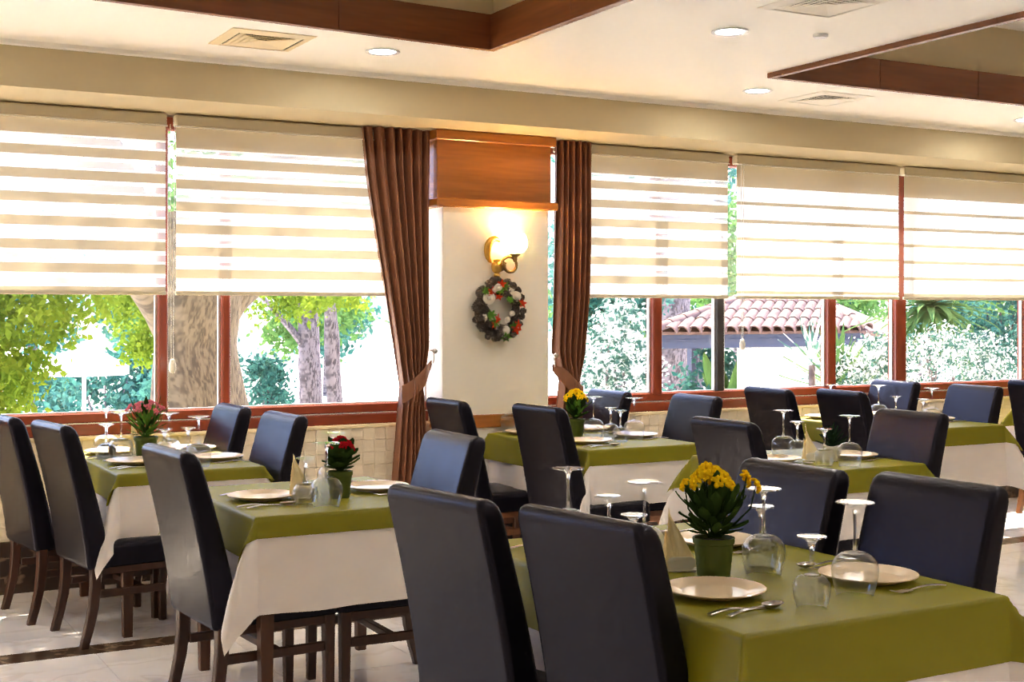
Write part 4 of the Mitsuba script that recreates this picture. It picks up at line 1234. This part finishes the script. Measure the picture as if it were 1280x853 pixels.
# far belt of trees behind the garden
r_ = np.random.default_rng(5)
for i in range(26):
    x, y = -6 + i * 2.3 + r_.uniform(-1, 1), 34 + (i % 2) * 6 + r_.uniform(-1, 1) + max(0, i - 12) * -0.6
    h = r_.uniform(3.2, 6.5)
    words = ['first', 'second', 'third', 'fourth', 'fifth', 'sixth', 'seventh', 'eighth', 'ninth', 'tenth', 'eleventh', 'twelfth', 'thirteenth'][i % 13] + (' from the left' if i < 13 else ' of its right half')
    tree('distant_tree', f'hazy blue-green tree in the far belt, {words}', ([(x, y, GZ), (x, y, 0.5), (x + 0.1, y, h * 0.6)], [0.16, 0.14, 0.08]),
         clump_cloud((x, y, h * 0.52), (1.3, 1.2, h * 0.42), 24, 0.6, 200 + i), 2200, 0.26, 'foliage_teal' if i % 2 else 'foliage_green', 'bark_grey', 300 + i)

# garden umbrella, chairs
um = thing('garden_umbrella', 'white garden umbrella standing beyond the leafy branches in the left window', 'umbrella')
a = np.arange(8) * math.pi / 4
apex, edge = np.array([4.35, 22.7, 1.02]), np.stack([4.35 + 0.74 * np.cos(a), 22.7 + 0.74 * np.sin(a), np.full(8, 0.60)], 1)
fr = [trimesh.convex.convex_hull(np.vstack([edge, edge - [0, 0, 0.02], apex]))]
part(um, 'canopy', mikit.ply(fr[0], 'umbrella_cloth'))
part(um, 'valance', mikit.ply(cat([trimesh.convex.convex_hull(np.vstack([edge[i], edge[(i + 1) % 8], edge[i] - [0, 0, 0.13], edge[(i + 1) % 8] - [0, 0, 0.13], (edge[i] + edge[(i + 1) % 8]) / 2 * 0.999 + apex * 0.001])) for i in range(8)]), 'umbrella_cloth'))
part(um, 'pole', mikit.ply(tube([(4.35, 22.7, GZ), (4.35, 22.7, 1.0)], 0.035, 10), 'umbrella_cloth', smooth=40))
for i, (x, y) in enumerate(((4.15, 21.3), (4.75, 21.4))):
    g = thing('garden_chair', ('left' if i == 0 else 'right') + ' white arched garden chair under the white umbrella', 'chair', 'white garden chairs')
    arc = [(x + 0.22 * math.cos(t), y, -0.45 + 0.28 * math.sin(t)) for t in np.linspace(0, math.pi, 12)]
    part(g, 'back_frame', mikit.ply(tube([(x + 0.22, y, GZ)] + arc + [(x - 0.22, y, GZ)], 0.018, 6), 'paint_white', smooth=40))
    part(g, 'seat', mikit.ply(box(x - 0.22, x + 0.22, y - 0.45, y, -0.77, -0.73), 'paint_white'))
    for sx in (-0.2, 0.2): part(g, 'leg', mikit.ply(tube([(x + sx, y - 0.42, GZ), (x + sx, y - 0.42, -0.75)], 0.016, 6), 'paint_white'))

# pavilion with a tiled roof
pv = thing('garden_pavilion', 'garden pavilion with a roof of clay barrel tiles outside the right window', 'pavilion')
A, B, AP = np.array([8.39, 12.0, 1.285]), np.array([11.47, 12.0, 1.285]), np.array([11.5, 13.48, 1.885])
C, Dk = np.array([13.7, 13.3, 1.15]), np.array([10.6, 14.6, 1.285])
roof = trimesh.convex.convex_hull(np.vstack([A, B, AP, C, Dk, A - [0, 0, .03], B - [0, 0, .03], C - [0, 0, .03], Dk - [0, 0, .03]]))
part(pv, 'roof_deck', mikit.ply(roof, 'roof_tile'))


def barrel(L, r0, r1):
    n = 7
    rows = []
    for s, r in ((0, r0), (1, r1)):
        rows.append([(L * s, r * math.cos(t), r * math.sin(t) * 0.9) for t in np.linspace(0, math.pi, n)])
    for s, r in ((1, r1 * 0.8), (0, r0 * 0.8)):
        rows.append([(L * s, r * math.cos(t), r * math.sin(t) * 0.9) for t in np.linspace(0, math.pi, n)])
    rows.append(rows[0])
    return grid_mesh(np.array(rows))


nrm = np.cross(B - A, AP - A); nrm /= np.linalg.norm(nrm)
slope = (AP - A)[2] / (AP - A)[1]
vdir = np.array([0.75, 0.66, 0.66 * slope]); vdir /= np.linalg.norm(vdir)
yv = np.cross(nrm, vdir)
Rt = np.stack([vdir, yv, nrm], 1)
tile_p = mikit.ply(barrel(0.46, 0.080, 0.066), 'roof_tile', smooth=50)
step = 0.40
for row in range(7):
    for i in range(-26, 22):
        p0 = A + np.array([0.168 * i, 0, 0]) + vdir * (step * row - 0.05)
        mid = p0 + vdir * 0.22
        q = mid - A
        s = q[1] / (AP - A)[1]
        xl, xr = (AP - A)[0] * s, (B - A)[0] + (AP - B)[0] * s
        if s < -0.05 or s > 0.98 or q[0] < xl + 0.02 or q[0] > xr - 0.02: continue
        part(pv, 'roof_tile', tile_p, mtx(Rt, p0 + nrm * (0.012 + 0.0)))


def hip(p, q, n, r, nm):
    p, q = np.array(p), np.array(q)
    d = (q - p); L = np.linalg.norm(d); d /= L
    R = frame(d)
    hp = mikit.ply(barrel(L / n * 1.12, r, r * 0.86), 'roof_tile', smooth=50)
    for i in range(n): part(pv, nm, hp, mtx(R, p + d * (L * i / n) + np.array([0, 0, 0.02])))


hip(A - [0.05, 0, 0], AP, 11, 0.085, 'hip_tile')
hip(B + [0, 0, 0.0], AP, 5, 0.085, 'hip_tile')
part(pv, 'fascia', mikit.ply(box(8.40, 11.42, 12.02, 12.10, 1.10, 1.275, 0.004), 'fascia_grey'), label='blue-grey fascia beam')
part(pv, 'fascia_lip', mikit.ply(box(8.40, 11.42, 12.005, 12.02, 1.185, 1.20), 'fascia_grey'))
part(pv, 'white_wall', mikit.ply(box(9.80, 11.9, 12.25, 12.4, GZ, 1.12), 'paint_white'))
part(pv, 'right_wall', mikit.ply(box(11.95, 13.6, 13.3, 13.45, GZ, 1.12), 'paint_white'))
part(pv, 'post', mikit.ply(box(10.62, 10.72, 14.4, 14.5, GZ, 1.25), 'fascia_grey'))
tree('old_tree', 'thick pale grey-violet trunk standing behind the left end of the tiled roof', ([(11.25, 15.9, GZ), (11.22, 15.8, 0.3), (11.2, 15.7, 1.2), (11.3, 15.7, 3.4)], [0.50, 0.34, 0.27, 0.24]),
     clump_cloud((11.3, 16.0, 4.2), (1.5, 1.2, 0.8), 30, 0.4, 91), 2500, 0.16, 'foliage_teal', 'bark_grey', 15, sides=40, amp=0.03)
# banana-like plant under the roof
bn = thing('broad_leaf_plant', 'broad-leaved plant in the shade under the tiled roof', 'plant')
r_ = np.random.default_rng(9)
bl = mikit.ply(leaf_mesh(1.25, 0.32, 0.75, 0.15, 10), 'foliage_teal', smooth=True)
bl2 = mikit.ply(leaf_mesh(1.0, 0.20, 0.6, 0.15, 10), 'foliage_green', smooth=True)
for i in range(22):
    an, el = i * 2.4, math.radians(r_.uniform(35, 80))
    d = np.array([math.cos(an) * math.cos(el), math.sin(an) * math.cos(el), math.sin(el)])
    part(bn, 'leaf', bl if i % 2 else bl2, mtx(frame(d), (10.10 + r_.uniform(-0.30, 0.30), 12.95 + r_.uniform(-0.2, 0.2), r_.uniform(-0.5, 0.2)), r_.uniform(0.8, 1.15)))
bush('teal undergrowth in the shade under the tiled roof', (10.35, 13.6, 0.3), (0.45, 0.3, 0.8), 1800, 0.11, 'foliage_teal', 95)


def sword_plant(label, name, c, n, L, W, el0, el1, m, seed, curl):
    r_ = np.random.default_rng(seed)
    k = thing(name, label, 'plant')
    part(k, 'stem', mikit.ply(tube([(c[0], c[1], GZ), (c[0], c[1], c[2])], [L * 0.10, L * 0.07], 10), 'bark_grey', smooth=50))
    shp = [mikit.ply(leaf_mesh(L, W, cu, 0.12, 9, 0, 0, 0.45), m, smooth=True) for cu in (curl * 0.5, curl, curl * 1.4)]
    for i in range(n):
        a, t = i * 2.39996, (i + 0.5) / n
        el = math.radians(el0 + (el1 - el0) * t)
        d = np.array([math.cos(a) * math.cos(el), math.sin(a) * math.cos(el), math.sin(el)])
        part(k, 'leaf', shp[i % 3], mtx(frame(d), np.array(c) + np.array([0, 0, 0.12 * t]), r_.uniform(0.8, 1.1)))


sword_plant('yucca with a head of long drooping sword leaves in the right window', 'yucca', (9.95, 9.55, 1.52), 150, 0.92, 0.075, -50, 78, 'foliage_yucca', 4, -0.8)
sword_plant('agave with upright green blades between the roof and the pale shrub', 'agave', (8.28, 9.05, 0.80), 34, 0.52, 0.075, 5, 80, 'foliage_yucca', 5, 0.25)
sword_plant('bleached agave leaves in front of the right end of the tiled roof', 'agave', (7.72, 8.75, 1.05), 18, 0.40, 0.04, -10, 75, 'foliage_pale', 6, 0.5)
